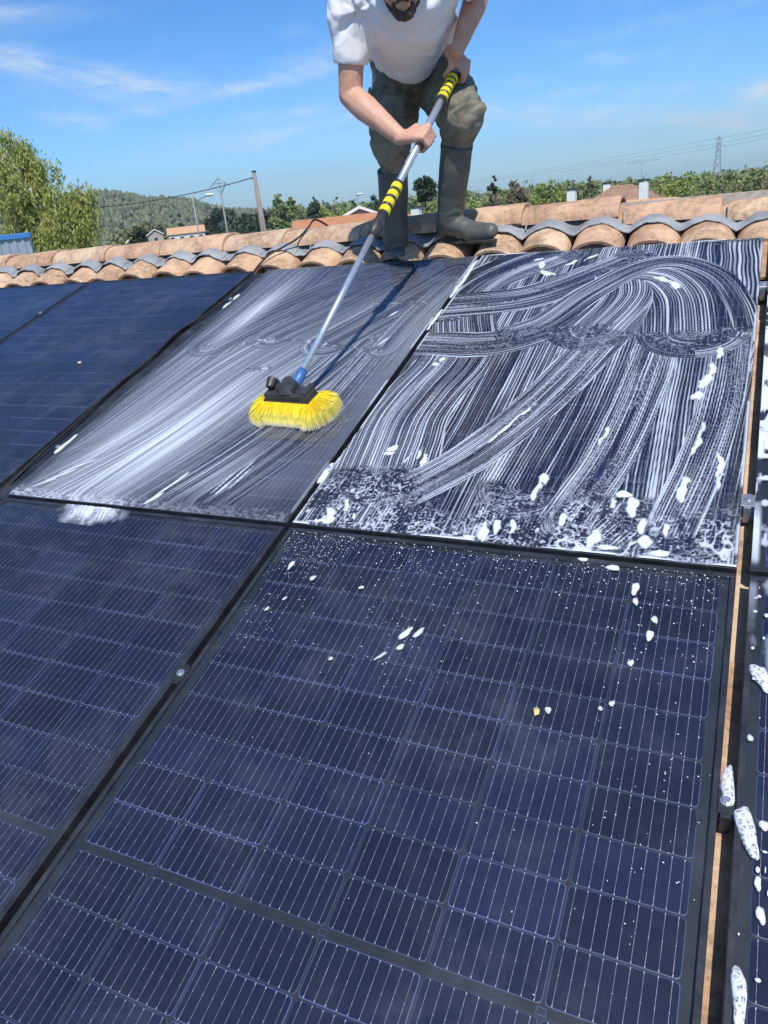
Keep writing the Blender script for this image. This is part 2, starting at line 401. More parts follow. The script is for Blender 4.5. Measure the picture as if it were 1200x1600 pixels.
def build_ground():
    xs = np.concatenate([-np.geomspace(4500, 12, 60), np.linspace(-10, 10, 9), np.geomspace(12, 4500, 60)])
    ys = xs.copy(); X, Y = np.meshgrid(xs, ys, indexing='ij')
    Z = ground_h(X, Y); Z += .5*np.sin(X*.05)*np.cos(Y*.04)*sstep(20, 80, np.hypot(X, Y))
    V = np.stack([X, Y, Z], -1).reshape(-1, 3); n = len(ys); i, j = np.meshgrid(np.arange(len(xs)-1), np.arange(n-1), indexing='ij')
    a = (i*n+j).ravel(); F = np.stack([a, a+n, a+n+1, a+1], 1)
    o = np_mesh('ground', V, F, mat_ground(), True); tag(o, kind='structure')
build_ground()

CROWNS = [-3.91, -3.69, -3.47, -3.27, -3.06, -2.84, -2.62, -2.38, -2.18, -1.95, -1.72, -1.52, -1.28, -1.08, -.84, -.63, -.42, -.20, .035, .24, .455, .665, .86, 1.063, 1.27, 1.48, 1.69, 1.90, 2.11, 2.33]
def sag(x): return -.030*float(sstep(.25, 1.15, x)) + .004*math.sin(x*3.1)
def lowz(y): return -.095 + .055*float(sstep(.9, 1.7, y))     # crown height of the lower courses
def arc_tile(r_out, r_in, L, thick, taper, rows=5, seg=14, flat=1.0):
    """barrel tile along +y, wide end at y=0, crown at z=0"""
    mb = MB(); vs = []
    R = r_out
    for i in range(rows+1):
        s = i/rows; k = 1 - taper*s
        for q in range(seg+1):
            a = math.pi*q/seg
            wob = 1+.012*math.sin(5*a+i*1.7)
            vs.append((-math.cos(a)*R*k*wob, s*L, (math.sin(a)*k-1)*R*flat*wob + (1-wob)*.0))
    n = len(vs)
    for i in range(rows+1):
        s = i/rows; k = 1 - taper*s
        for q in range(seg+1):
            a = math.pi*q/seg
            vs.append((-math.cos(a)*(R-thick)*k, s*L, (math.sin(a)*k*(R-thick)/R-1)*R*flat))
    fs = []; w = seg+1
    for i in range(rows):
        for q in range(seg):
            a = i*w+q; fs.append((a, a+1, a+w+1, a+w)); b = n+a; fs.append((b+w, b+w+1, b+1, b))
    for q in range(seg):
        fs.append((q+1, q, n+q, n+q+1)); a = rows*w+q; fs.append((a, a+1, n+a+1, n+a))
    for i in range(rows):
        a = i*w; fs.append((a, a+w, n+a+w, n+a)); a = i*w+seg; fs.append((a+w, a, n+a, n+a+w))
    mb.add(vs, fs); return mb
house = empty('tiled_house', P(-.8, 0, -.3)); tag(house, 'tiled terracotta roof with a rounded ridge, carrying all the solar panels', 'house')
HI = house.matrix_world
def build_roof():
    def put(name, me, M):
        o = bpy.data.objects.new(name, me); COL.objects.link(o); o.parent = house
        o.matrix_parent_inverse = Matrix.Translation(-house.location); o.matrix_basis = M; return o
    var = [arc_tile(.1035, .086, .42, .015, .10, flat=.74).mesh('roof_tile', M_TILE, False) for _ in range(1)]
    for me in var:
        me.polygons.foreach_set('use_smooth', [True]*len(me.polygons)); me.set_sharp_from_angle(angle=math.radians(40))
    top_me = arc_tile(.1035, .086, .245, .015, .05, rows=4, flat=.74).mesh('roof_tile', M_TILE, True); top_me.set_sharp_from_angle(angle=math.radians(40))
    for cx in CROWNS:                                           # top course, raised against the ridge
        j = rnd.uniform(-.006, .006)
        M = PM(cx, 1.772+rnd.uniform(-.008, .008), .014+sag(cx)+j, rnd.uniform(-.03, .03)) @ Matrix.Rotation(math.radians(6.5), 4, 'X')
        put('roof_tile', top_me, M)
    gapx = (1.063, .86, 1.27, .035, -.20, -1.08, -1.28, -.84, -2.18, -2.38)
    for cx in CROWNS:
        for k in range(11):
            y = 1.46 - k*.345
            if cx not in gapx and k > 0: continue
            if cx in gapx[1:] and cx not in (1.27, .86) and k > 9: continue
            yj = y + rnd.uniform(-.012, .012)
            sunk = .035 if cx not in (1.063,) else (-.056 if y < .9 else -.040)
            put('roof_tile', var[0], PM(cx + rnd.uniform(-.004, .004), yj, lowz(y) - sunk + sag(cx)*.5, rnd.uniform(-.02, .02)) @ Matrix.Rotation(math.radians(1.5), 4, 'X'))
    # deck: wavy pan tiles sheet under everything
    xs = np.linspace(-4.1, 2.5, 260); ys = np.array([-2.9, -1.0, 1.0, 1.3, 1.75, 2.05])
    V = []; 
    for y in ys:
        for x in xs:
            d = min(abs(x-c) for c in CROWNS)
            z0 = -.145 + .095*float(sstep(1.2, 1.78, y))
            p = P(x, y, z0 + .02*math.cos(min(d, .1)/.1*math.pi)*1 + (sag(x) if y > 1.2 else 0)); V.append(p)
    w = len(xs); F = [(i*w+j, i*w+j+1, (i+1)*w+j+1, (i+1)*w+j) for i in range(len(ys)-1) for j in range(w-1)]
    mb = MB(); mb.add(V, F); o = put('pan_tile_sheet', mb.mesh('pan_tile_sheet', M_TILE, True), Matrix.Identity(4))
    # mortar plugs inside the open tile mouths
    mb = MB()
    for cx in CROWNS:
        c = P(cx, 1.850, -.030+sag(cx)); mb.ball(c, (.084, .03, .036), 12, 6, M=RX.to_3x3())
    put('mortar_bedding', mb.mesh('mortar_bedding', M_MORTAR, True), Matrix.Identity(4))
    # lead flashing draped over the top course, pulled up under the ridge
    xs = np.linspace(-4.05, 2.45, 420); cr = np.array(CROWNS)
    def prof0(x):
        d = np.abs(cr-x).min(); d1 = min(d, .088)
        z = .030 - .74*(.1035-math.sqrt(.1035**2-d1**2))
        return z-.0 if d < .088 else z-.002
    gx = np.linspace(-4.3, 2.7, 3000); gzv = np.array([prof0(x) for x in gx]); ker = np.hanning(23); ker /= ker.sum(); gzv = np.convolve(gzv, ker, 'same')+.008
    def prof(x): return float(np.interp(x, gx, gzv))
    V = []; rows = [(1.900, .0), (1.905, .004), (1.93, .004), (1.975, .006), (2.0, .012), (2.02, .022), (2.03, .030)]
    for (y, dz) in rows:
        for x in xs:
            left = 1-float(sstep(-.6, -.4, x))
            yy = y + .006*math.sin(x*31)+.004*math.sin(x*83) + left*.10*(y < 1.93)*float(sstep(.0, -.028, prof(x)))
            z = prof(x)*(1 if y < 1.99 else .4) + dz + sag(x) + .0015*math.sin(x*260) - left*(y < 1.95)*.006*0
            V.append(P(x, yy, z))
    w = len(xs); n = len(V); F = [(i*w+j, i*w+j+1, (i+1)*w+j+1, (i+1)*w+j) for i in range(len(rows)-1) for j in range(w-1)]
    F = [f for f in F if not (f[0]//w < 4 and xs[f[0] % w] < -.5 and prof(xs[f[0] % w]) < .010)]
    V2 = [p - P(0, 0, .003) for p in V]; 
    F += [(n+(i+1)*w+j, n+(i+1)*w+j+1, n+i*w+j+1, n+i*w+j) for i in range(len(rows)-1) for j in range(w-1)]
    F += [(j+1, j, n+j, n+j+1) for j in range(w-1) if xs[j] > -.5]
    mb = MB(); mb.add(V+V2, F)
    for fx in (-.03, .118, .52, .905, -.95):     # standing creases of the lead at the ridge joints
        p = P(fx+.02, 1.95, prof(fx)+.01+sag(fx)); q = P(fx+.02, 1.985, prof(fx)+.045+sag(fx)); mb.add([p, p+Vector((.006, 0, 0)), q, q+Vector((.002, .02, 0))], [(0, 1, 2), (0, 2, 3), (1, 3, 2)])
    put('lead_flashing', mb.mesh('lead_flashing', M_ZINC, True), Matrix.Identity(4))
    # ridge tiles
    J = [-4.2, -3.86, -3.45, -3.07, -2.68, -2.27, -1.87, -1.45, -1.09, -.66, -.27, .12, .52, .90, 1.31, 1.72, 2.12, 2.52]
    for a, b in zip(J[:-1], J[1:]):
        L = b-a
        me = arc_tile(.118, .1, L+.035, .016, .09, rows=6, seg=18, flat=.66)
        # bevel lip at the wide end
        mm = me.mesh('ridge_tile', M_TILE, True); mm.set_sharp_from_angle(angle=math.radians(40))
        # wide end sits at b, narrow end slips under the previous tile
        tilt = rnd.uniform(-.006, .012)
        zt = .668 + sag(b)*1.0 - .004 + rnd.uniform(-.003, .003) + .012*(float(sstep(-1.0, -.2, b))-float(sstep(.3, 1.0, b))) 
        M = Matrix.Translation((b, 1.99 + rnd.uniform(-.004, .004), zt)) @ Matrix.Rotation(math.radians(90), 4, 'Z') @ Matrix.Rotation(tilt-.012, 4, 'X')
        put('ridge_tile', mm, M)
    mb = MB(); mb.box(-4.1, 2.45, 1.955, 2.03, .50, .640); put('ridge_bedding', mb.mesh('ridge_bedding', M_MORTAR), Matrix.Identity(4))
    # far slope and walls
    mb = MB(); xs = np.linspace(-4.1, 2.5, 220); V = []
    for (y, z) in ((2.05, .575), (4.2, -.05), (6.3, -.66)):
        for x in xs: V.append((x, y, z + .025*math.sin(x/.215*2*math.pi)))
    w = len(xs); mb.add(V, [(i*w+j, i*w+j+1, (i+1)*w+j+1, (i+1)*w+j) for i in range(2) for j in range(w-1)])
    put('far_slope', mb.mesh('far_slope', M_TILE, True), Matrix.Identity(4))
    mb = MB(); mb.box(-3.95, 2.35, -2.45, 6.0, -5.2, -.95)
    mb.add([(-3.95, -2.45, -.951), (-3.95, 6, -.951), (-3.95, 2.0, .44), (2.35, -2.45, -.951), (2.35, 6, -.951), (2.35, 2.0, .44)], [(0, 2, 1), (3, 4, 5)])
    put('wall', mb.mesh('wall', simple('render_wall', (.62, .55, .45), .9)), Matrix.Identity(4))
build_roof()

# ---------------------------------------------------------------- solar panels
PW, PH = 1.046, 1.735
GX, GY = 0.009, 0.007
ML = .0253
CW = (PW-2*ML)/6; RP = .0840
def cell_mesh():
    mb = MB(); w = CW-.0035; h = RP-.0022; r = .006
    def octo(ins, z):
        a, b = w/2-ins, h/2-ins; k = r
        pts = []
        for sx, sy, st in ((1, -1, 0), (1, 1, 1), (-1, 1, 2), (-1, -1, 3)):
            cx, cy = sx*(a-k), sy*(b-k)
            for q in range(3):
                t = math.radians(-90 + st*90 + q*45); pts.append((cx+k*math.cos(t), cy+k*math.sin(t), z))
        return pts
    o1 = octo(0, 0); o2 = octo(.0012, .00035); n = len(o1)
    mb.add(o1+o2, [(i, (i+1) % n, n+(i+1) % n, n+i) for i in range(n)], 1)
    mb.add(o2, [tuple(range(n))], 0)
    for k in range(9):
        x = (k-4)*w/9.15; e = .00030
        mb.add([(x-e, -h/2+.001, .0007), (x+e, -h/2+.001, .0007), (x+e, h/2-.001, .0007), (x-e, h/2-.001, .0007)], [(0, 1, 2, 3)], 2)
        for yy, L in ((-h/2+.0015, .0026), (h/2-.004, .0026), (0, .0010)):
            mb.add([(x-.0006, yy, .001), (x+.0006, yy, .001), (x+.0006, yy+L, .001), (x-.0006, yy+L, .001)], [(0, 1, 2, 3)], 3)
    return mb.mesh('solar_cell', [M_CELL, M_CEDGE, M_WIRE, M_DOT])
CELL = cell_mesh()
def panel(x, y, label, nrow=20, w=PW):
    root = empty('solar_panel', M=PM(x, y, 0)); tag(root, label, 'solar panel', 'black framed solar panels clamped to the tiled roof')
    f = MB(); t = .0105; b = .0012; D = -.035
    f.box(0, w, 0, t, D, 0, bev=b); f.box(0, w, PH-t, PH, D, 0, bev=b)
    f.box(0, t, t+.0004, PH-t-.0004, D, 0, bev=b); f.box(w-t, w, t+.0004, PH-t-.0004, D, 0, bev=b)
    f.build('frame', M_FRAME, root)
    g = MB(); g.box(t, w-t, t, PH-t, -.0046, -.0016); 
    g.f = [q for i, q in enumerate(g.f) if i != 0]; g.mi = [0]*len(g.f)
    g.build('glass', M_GLASS, root)
    bk = MB(); bk.box(t, w-t, t, PH-t, -.011, -.0085); bk.build('backsheet', M_BACK, root)
    sx = (w-PW)/2
    mid = PH/2; n = 0
    for half in (0, 1):
        for r in range(10):
            for c in range(6):
                yy = (mid + .0068 + RP*(r+.5)) if half else (mid - .0068 - RP*(r+.5))
                o = bpy.data.objects.new('solar_cell', CELL); COL.objects.link(o); o.parent = root
                o.location = (ML+sx+CW*(c+.5)+rnd.uniform(-.0003, .0003), yy, -.0078)
                if half == 0: o.rotation_euler = (0, 0, math.pi)
    s = MB(); s.box(.03, w-.03, mid-.0022, mid+.0022, -.0084, -.0074)
    s.build('seam_ribbon', M_BACK, root)
    for c in (1, 3, 5):
        j = MB(); X = ML+sx+CW*c; j.box(X-.007, X+.007, mid-.0052, mid+.0052, -.0073, -.0069, 1); j.box(X-.0058, X+.0058, mid-.004, mid+.004, -.0068, -.0064, 0)
        j.build('junction_mark', [M_BACK, M_CEDGE], root)
    return root
X0 = GX; XM = -GX-PW; XL = XM-.094-PW; XF = XL-.016-PW; XR = GX+PW+.0240
YT = GY; YB = -GY-PH
panel(X0, YB, 'large clean solar panel with scattered drops filling the lower middle')
panel(X0, YT, 'solar panel covered in white combed soap streaks, at the upper right')
panel(XM, YT, 'solar panel under a milky soap film, the yellow brush standing on it')
panel(XM, YB, 'blue wet solar panel at the lower left, below the milky one')
panel(XL, YT, 'dry clean dark blue solar panel left of the milky one, below the ridge', w=PW+.005)
panel(XL, YB, 'solar panel at the far lower left, only its right edge near the picture')
panel(XF, YT, 'dark blue solar panel at the upper left edge of the photo')
panel(XR, YT, 'narrowly visible foam spattered solar panel right of the tile gap, upper row')
panel(XR, YB, 'solar panel with bubbly foam clumps right of the tile gap, lower row')
# mounting rails under the panels
for y, lab in ((.235, 'aluminium mounting rail under the lower part of the soapy panels'), (1.40, 'aluminium mounting rail under the top of the soapy panels'),
               (-.50, 'aluminium mounting rail under the upper part of the lower panels'), (-1.38, 'aluminium mounting rail under the bottom of the lower panels')):
    mb = MB(); mb.box(-4.0, 2.3, y-.02, y+.02, -.075, -.038); mb.box(-4.0, 2.3, y-.006, y+.006, -.0379, -.036)
    o = mb.build('mounting_rail', M_ALU, M=RX.copy()); tag(o, lab, 'rail', 'rails under the solar panels')
def clamp(x, y, label, wd=.03, mat=M_ALUW):
    root = empty('panel_clamp', M=PM(x, y, 0)); tag(root, label, 'clamp', 'clamps in the gaps between solar panels')
    mb = MB(); h = wd/2
    mb.box(-h-.004, h+.004, -.020, .020, .0006, .0036, bev=.001)
    mb.box(-.007, .007, -.026, .026, -.04, .0007)
    mb.build('clamp_plate', mat, root)
    b = MB(); b.tube([(0, 0, .0037), (0, 0, .0095)], .0062, 6); b.tube([(0, 0, .0037), (0, 0, .0052)], .009, 12); b.build('bolt', M_ALU, root)
clamp(0, .245, 'foam covered clamp between the two soapy panels, near their lower end', .018)
clamp(0, -.497, 'grey clamp with bright bolt in the gap beside the clean panel', .018, M_DARKM)
clamp(-1.07, 1.42, 'foam marked clamp at the top of the gap left of the milky panel', .022, M_DARKM)
clamp(-1.07, .265, 'foam marked clamp near the lower end of the gap left of the milky panel', .022, M_DARKM)
clamp(XL-.011, 1.36, 'small clamp in the gap between the two dry panels at left', .02, M_DARKM)
clamp(XR-.013, 1.34, 'clamp at the top right corner panel gap over the tiles', .016)
clamp(XR-.013, .225, 'bright silver clamp beside the lower right corner of the streaked panel', .020)
clamp(XR-.013, -.515, 'clamp half buried in bubbly foam in the right hand tile gap', .016, M_DARKM)
# cover strip in the wide gap left of the milky panel
mb = MB(); mb.box(-1.142, -1.064, .0, 1.74, -.05, -.012, bev=.002); o = mb.build('gap_cover_strip', M_FRAME, M=RX.copy()); tag(o, 'long flat dark metal strip in the wide gap left of the milky panel', 'strip')
mb = MB(); pts = [P(-.93, 2.2, .02), P(-.945, 2.10, .098), P(-.96, 2.04, .083), P(-.985, 1.97, .062), P(-1.03, 1.89, .052), P(-1.08, 1.82, .042), P(-1.105, 1.74, .02), P(-1.085, 1.55, .004), P(-1.105, 1.29, .002), P(-1.145, 1.12, .006), P(-1.125, .88, .003), P(-1.135, .69, .003), P(-1.115, .40, .003), P(-1.11, .20, .003), P(-1.12, .0, -.02)]
def smooth_path(pts, n=6):
    out = []
    for i in range(len(pts)-1):
        p0, p1, p2, p3 = pts[max(i-1, 0)], pts[i], pts[i+1], pts[min(i+2, len(pts)-1)]
        for k in range(n):
            t = k/n; out.append(.5*((2*p1)+(p2-p0)*t+(2*p0-5*p1+4*p2-p3)*t*t+(3*p1-p0-3*p2+p3)*t**3))
    out.append(pts[-1]); return out
mb.tube(smooth_path(pts), .0050, 8); o = mb.build('black_cable', M_CABLE, smooth=True); tag(o, 'black cable coming over the ridge and down the gap left of the milky panel', 'cable')

# ---------------------------------------------------------------- soap
def catmull(pts, n=7):
    pts = [np.array(p, float) for p in pts]
    out = []
    for i in range(len(pts)-1):
        p0, p1, p2, p3 = pts[max(i-1, 0)], pts[i], pts[i+1], pts[min(i+2, len(pts)-1)]
        for k in range(n):
            t = k/n; out.append(.5*((2*p1)+(p2-p0)*t+(2*p0-5*p1+4*p2-p3)*t*t+(3*p1-p0-3*p2+p3)*t**3))
    out.append(pts[-1]); return np.array(out)
def stroke_st(X, Y, pts, w0, w1=None):
    """arc length s, signed offset t, and inside mask for a band along a path"""
    P_ = catmull(pts); best = np.full(X.shape, 1e9); S = np.zeros_like(X); T = np.zeros_like(X); acc = 0
    for a, b in zip(P_[:-1], P_[1:]):
        d = b-a; L = np.hypot(*d)
        if L < 1e-9: continue
        u = ((X-a[0])*d[0]+(Y-a[1])*d[1])/(L*L); uc = np.clip(u, 0, 1)
        dx = X-a[0]-uc*d[0]; dy = Y-a[1]-uc*d[1]; dist = np.hypot(dx, dy); cr = (d[0]*(Y-a[1])-d[1]*(X-a[0]))/L
        m = dist < best; best[m] = dist[m]; S[m] = acc+uc[m]*L; T[m] = (np.sign(cr)*dist)[m]; acc += L
    w = w0 if w1 is None else w0+(w1-w0)*S/acc
    return S, T, best, w, acc
def net(X, Y, f, seed):           # foam network of small bubbles
    n = fbm(X*f, Y*f, seed, 2); return 1-sstep(.02, .075, np.abs(n-.5))
def grid_sheet(name, x0, y0, w, h, st, val, mat, zh=.0022, z0=.0006, label='', thr=.03):
    nx, ny = val.shape
    xs = x0+np.linspace(0, w, nx); ys = y0+np.linspace(0, h, ny); X, Y = np.meshgrid(xs, ys, indexing='ij')
    Z = z0+zh*np.clip(val, 0, 1.6)
    c, s = math.cos(TH), math.sin(TH)
    V = np.stack([X, Y*c-Z*s, Y*s+Z*c], -1).reshape(-1, 3)
    i, j = np.meshgrid(np.arange(nx-1), np.arange(ny-1), indexing='ij'); a = (i*ny+j).ravel()
    F = np.stack([a, a+ny, a+ny+1, a+1], 1)
    fv = val.ravel(); keep = fv[F].max(1) > thr; F = F[keep]
    used = np.zeros(len(V), bool); used[F.ravel()] = True; idx = np.cumsum(used)-1; F = idx[F]; V = V[used]; fv = fv[used]
    o = np_mesh(name, V, F, mat, True); at = o.data.attributes.new('foam', 'FLOAT', 'POINT'); at.data.foreach_set('value', fv.astype(np.float32))
    tag(o, label, 'soap foam', kind='stuff'); return o
def blobg(X, Y, x, y, rx, ry, ang=0):
    c, s = math.cos(ang), math.sin(ang); u = ((X-x)*c+(Y-y)*s)/rx; v = (-(X-x)*s+(Y-y)*c)/ry
    return np.exp(-(u*u+v*v)*1.2)
def foam_right():
    st = .0019; nx = int(PW/st); ny = int(PH/st)
    X, Y = np.meshgrid(GX+np.linspace(.001, PW-.001, nx), GY+np.linspace(.001, PH-.001, ny), indexing='ij')
    H = np.zeros_like(X)
    wx = .006*(fbm(X*6, Y*6, 91)-.5); 
    def streak(S, T, freq, dens, seed, beads=.25, wav=0.0):
        T = T + .003*(vnoise(S*9, T*20, seed+7)-.5) + wav*np.sin(S*30)
        freq = min(freq*1.30, 150.0); ph = T*freq + .55*(vnoise(T*freq*.45, S*1.6, seed)-.5)*2
        k = np.floor(ph+.5); comb = .5+.5*np.cos(2*np.pi*ph)
        per = vnoise(k*1.37+seed, S*1.5+k*.7, seed+1)                    # every rib has its own, slowly varying width
        big = vnoise(T*freq*.13+5, S*1.1, seed+2)
        per = per*.65+.35*vnoise(T*freq*.55, S*5, seed+12)
        th = .725 + (.5-dens)*.9 - 1.0*(per-.5) - .60*(big-.5)
        v = sstep(th-.22, th+.16, comb*.85+.15*vnoise(T*freq*2.1, S*7, seed+14))*(.38+.36*sstep(.42, .74, per))
        nb = vnoise(T*freq*1.4, S*150, seed+3); v = v*(1-beads*1.0*(1-sstep(.22, .5, nb+.35*v)))
        # fine dotted film between the ribs
        dots = sstep(.60, .74, vnoise(T*430, S*330, seed+4))*.50*sstep(.35, .6, vnoise(T*freq*.3, S*5, seed+9))
        v = np.maximum(v, dots*.8*sstep(.25, .6, beads))
        return v
    # name: path (x, y), width start, width end, streaks per metre, density, seed, beads, wave
    ST = [
        ([(.55, 1.72), (.55, .0)], 2.0, 2.0, 88, .50, 11, .15, 0),                                            # first pass straight down the slope
        ([(.10, 1.16), (.17, .90), (.13, .55), (.17, .26)], .26, .30, 98, .50, 12, .25, .0012),
        ([(.03, 1.25), (.10, 1.50), (.30, 1.72)], .22, .30, 110, .30, 13, .2, 0),
        ([(.98, 1.72), (1.00, 1.30), (.99, .95)], .22, .22, 60, .52, 14, .05, .0016),                         # wavy streaks in the top right corner
        ([(1.02, 1.0), (.985, .55), (.955, .12)], .20, .22, 88, .56, 15, .35, 0),
        ([(.985, 1.02), (.94, .62), (.86, .25), (.78, .06)], .18, .16, 92, .52, 16, .35, 0),
        ([(.62, 1.02), (.60, .62), (.56, .22)], .24, .24, 84, .52, 17, .3, 0),
        ([(.86, .98), (.86, .60), (.87, .20)], .14, .24, 82, .60, 18, .25, 0),
        ([(.915, .09), (.960, .37), (.985, .66), (.990, .99)], .11, .12, 110, .48, 19, .5, 0),
        ([(.69, .10), (.752, .38), (.782, .70), (.795, 1.02)], .13, .14, 120, .44, 20, .55, 0),
        ([(.27, .17), (.40, .35), (.53, .66), (.65, 1.10)], .14, .17, 128, .42, 21, .6, 0),
        ([(-.08, .99), (.10, .975), (.22, .965), (.34, 1.0), (.50, 1.14), (.62, 1.30)], .16, .20, 120, .40, 22, .4, 0),
        ([(-.08, 1.27), (.10, 1.28), (.28, 1.31), (.42, 1.40), (.62, 1.60)], .20, .20, 115, .40, 23, .3, 0),
        ([(.60, 1.50), (.64, 1.30), (.58, 1.06)], .18, .30, 95, .50, 24, .2, 0),                               # fan under the arch
        ([(.62, 1.50), (.76, 1.45), (.85, 1.28), (.885, 1.03)], .10, .34, 84, .58, 25, .12, 0),
        ([(.33, 1.04), (.42, 1.12), (.52, 1.33), (.66, 1.53), (.80, 1.555), (.93, 1.42), (1.00, 1.22), (1.03, 1.05)], .15, .075, 125, .38, 26, .2, 0),
    ]
    for k, (pts, w0, w1, fr, de, seed, beads, wav) in enumerate(ST):
        S, T, D, w, L = stroke_st(X, Y, pts, w0, w1)
        edge = D/(w/2)+.10*(vnoise(S*14, T*3, seed+30)-.5)
        m = 1-sstep(.97, 1.0, edge)
        v = streak(S, T, fr, de, seed, beads, wav)
        if k > 0:
            rim = (1-sstep(.0, .003, np.abs(D-w/2+.003)))*sstep(.25, .5, vnoise(S*7, T*0+k, 50+k)); v = np.maximum(v, rim*.95)
            endz = np.maximum(1-sstep(.0, .030, S+.02*vnoise(T*40, S*10, seed+40)), 1-sstep(0, .030, L-S+.02*vnoise(T*40, S*10, seed+41)))
            v = v*(1-endz)+endz*net(X, Y, 75, seed+60)*.38
        if k in (14, ): v = v*(1-.6*sstep(.10, .16, T*-1))
        H = H*(1-m)+v*m
    # dark bubbly bars where the bristles stopped
    for (x0, y0, x1, y1, w) in ((.09, .955, .33, .955, .032), (.36, 1.07, .64, 1.085, .032), (.68, 1.03, 1.03, .985, .034), (.10, 1.27, .27, 1.30, .028), (.30, 1.40, .40, 1.385, .022)):
        S, T, D, ww, L = stroke_st(X, Y, [(x0, y0), ((x0+x1)/2, (y0+y1)/2-.01), (x1, y1)], w)
        m = 1-sstep(.2, 1.0, D/(w/2)+.7*(vnoise(X*60, Y*30, 71)-.5))
        m = m*.85; H = H*(1-m)+m*np.maximum(net(X, Y, 120, 72)*.34*sstep(.35, .65, vnoise(X*35, Y*35, 75)), sstep(.66, .78, vnoise(X*240, Y*240, 73))*.45)
    # lower band: lather running together into bubbles
    yb = .215 + .10*(fbm(X*5, Y*0, 80)-.5)*2 - .02*sstep(.7, 1.0, X)
    m = (1-sstep(-.06, .05, Y-yb)); dm = .92*sstep(.30, .68, vnoise(X*16, Y*8, 79)+.35*(1-(Y-GY)/.2))
    bub = np.maximum(net(X, Y, 78, 81)*.85*sstep(.40, .60, vnoise(X*20, Y*16, 82)), sstep(.72, .84, vnoise(X*230, Y*180, 83))*.6)
    bub = np.maximum(bub, H*.95*sstep(.42, .60, fbm(X*48, Y*20, 84, 3)))
    bub = np.maximum(bub, (1-sstep(.006, .022, np.abs(fbm(X*17, Y*8, 85, 3)-.5)))*sstep(.35, .6, vnoise(X*26, Y*26, 86))*.9)
    H = H*(1-m*dm)+m*dm*bub
    # thick white lumps and runs
    B = [(.608, .262, .016, .022, 0), (.600, .21, .010, .05, .05), (.805, .222, .028, .016, .1), (.79, .185, .012, .04, 0), (.83, .17, .014, .05, .05), (.765, .045, .018, .045, -.1), (.745, .02, .03, .012, 0),
         (.80, .03, .03, .010, .1), (.156, .362, .018, .02, 0), (.16, .335, .026, .014, .2), (.244, .335, .010, .05, .1), (.27, .30, .008, .05, .1), (.215, .31, .008, .035, 0),
         (.135, .862, .014, .018, 0), (.12, .835, .018, .012, 0), (.942, .735, .022, .055, -.25), (.925, .655, .016, .035, -.3), (.955, .80, .010, .05, -.1), (.965, .9, .012, .06, 0),
         (.685, .116, .010, .02, 0), (.87, .060, .020, .03, 0), (.895, .03, .045, .016, .15), (.86, .115, .014, .035, 0), (.91, .10, .012, .03, .2), (.512, .04, .016, .05, .15), (.49, .022, .03, .008, 0), (.545, .06, .010, .04, .2), (.575, .07, .008, .035, .15),
         (.10, .05, .016, .05, .5), (.13, .09, .008, .03, .5), (.085, .02, .03, .012, 0), (.145, .13, .007, .014, .3), (.17, .05, .008, .02, .4), (.29, 1.60, .022, .05, .3), (.26, 1.66, .03, .012, .3), (.33, 1.52, .02, .05, .9), (.40, 1.60, .05, .008, .85), (.47, 1.65, .05, .008, .8),
         (.46, .50, .007, .16, -.42), (.75, 1.42, .02, .05, .9), (.80, 1.36, .02, .05, .6), (.72, .45, .006, .08, 0), (.93, .25, .012, .06, -.1), (.945, .45, .010, .10, -.12), (1.0, .32, .010, .10, 0)]
    WX = .022*(fbm(X*38, Y*30, 95, 3)-.5); WY = .03*(fbm(X*34, Y*22, 195, 3)-.5); NB = fbm(X*60, Y*34, 96, 3)
    for (x, y, rx, ry, an) in B:
        g = blobg(X+WX, Y+WY, x, y, rx*.85, ry*.9, an); n = NB
        H = np.maximum(H, sstep(.30, .66, g*(.30+1.35*n))*1.25)
    ed = np.minimum(Y-GY, np.minimum(X-GX, GX+PW-X)); n = vnoise(X*25, Y*25, 97)
    H = np.maximum(H, (1-sstep(.003, .006+.012*n, Y-GY))*sstep(.36, .6, n)*1.1)
    H = np.maximum(H, (1-sstep(.0045, .009, GX+PW-X))*sstep(.60, .72, vnoise(X*3, Y*10, 98))*.7)
    H = np.maximum(H, (1-sstep(.003, .009, X-GX))*sstep(.42, .62, vnoise(X*3, Y*8, 99))*.7)
    H = np.maximum(H, (1-sstep(.0035, .007, GY+PH-Y))*sstep(.25, .4, vnoise(X*9, Y*3, 100))*.8)
    grid_sheet('soap_streaks', GX+.001, GY+.001, PW-.002, PH-.002, st, H, M_FOAM, .0024, .0007, 'thick white soap combed into brush streaks over the upper right panel')
foam_right()
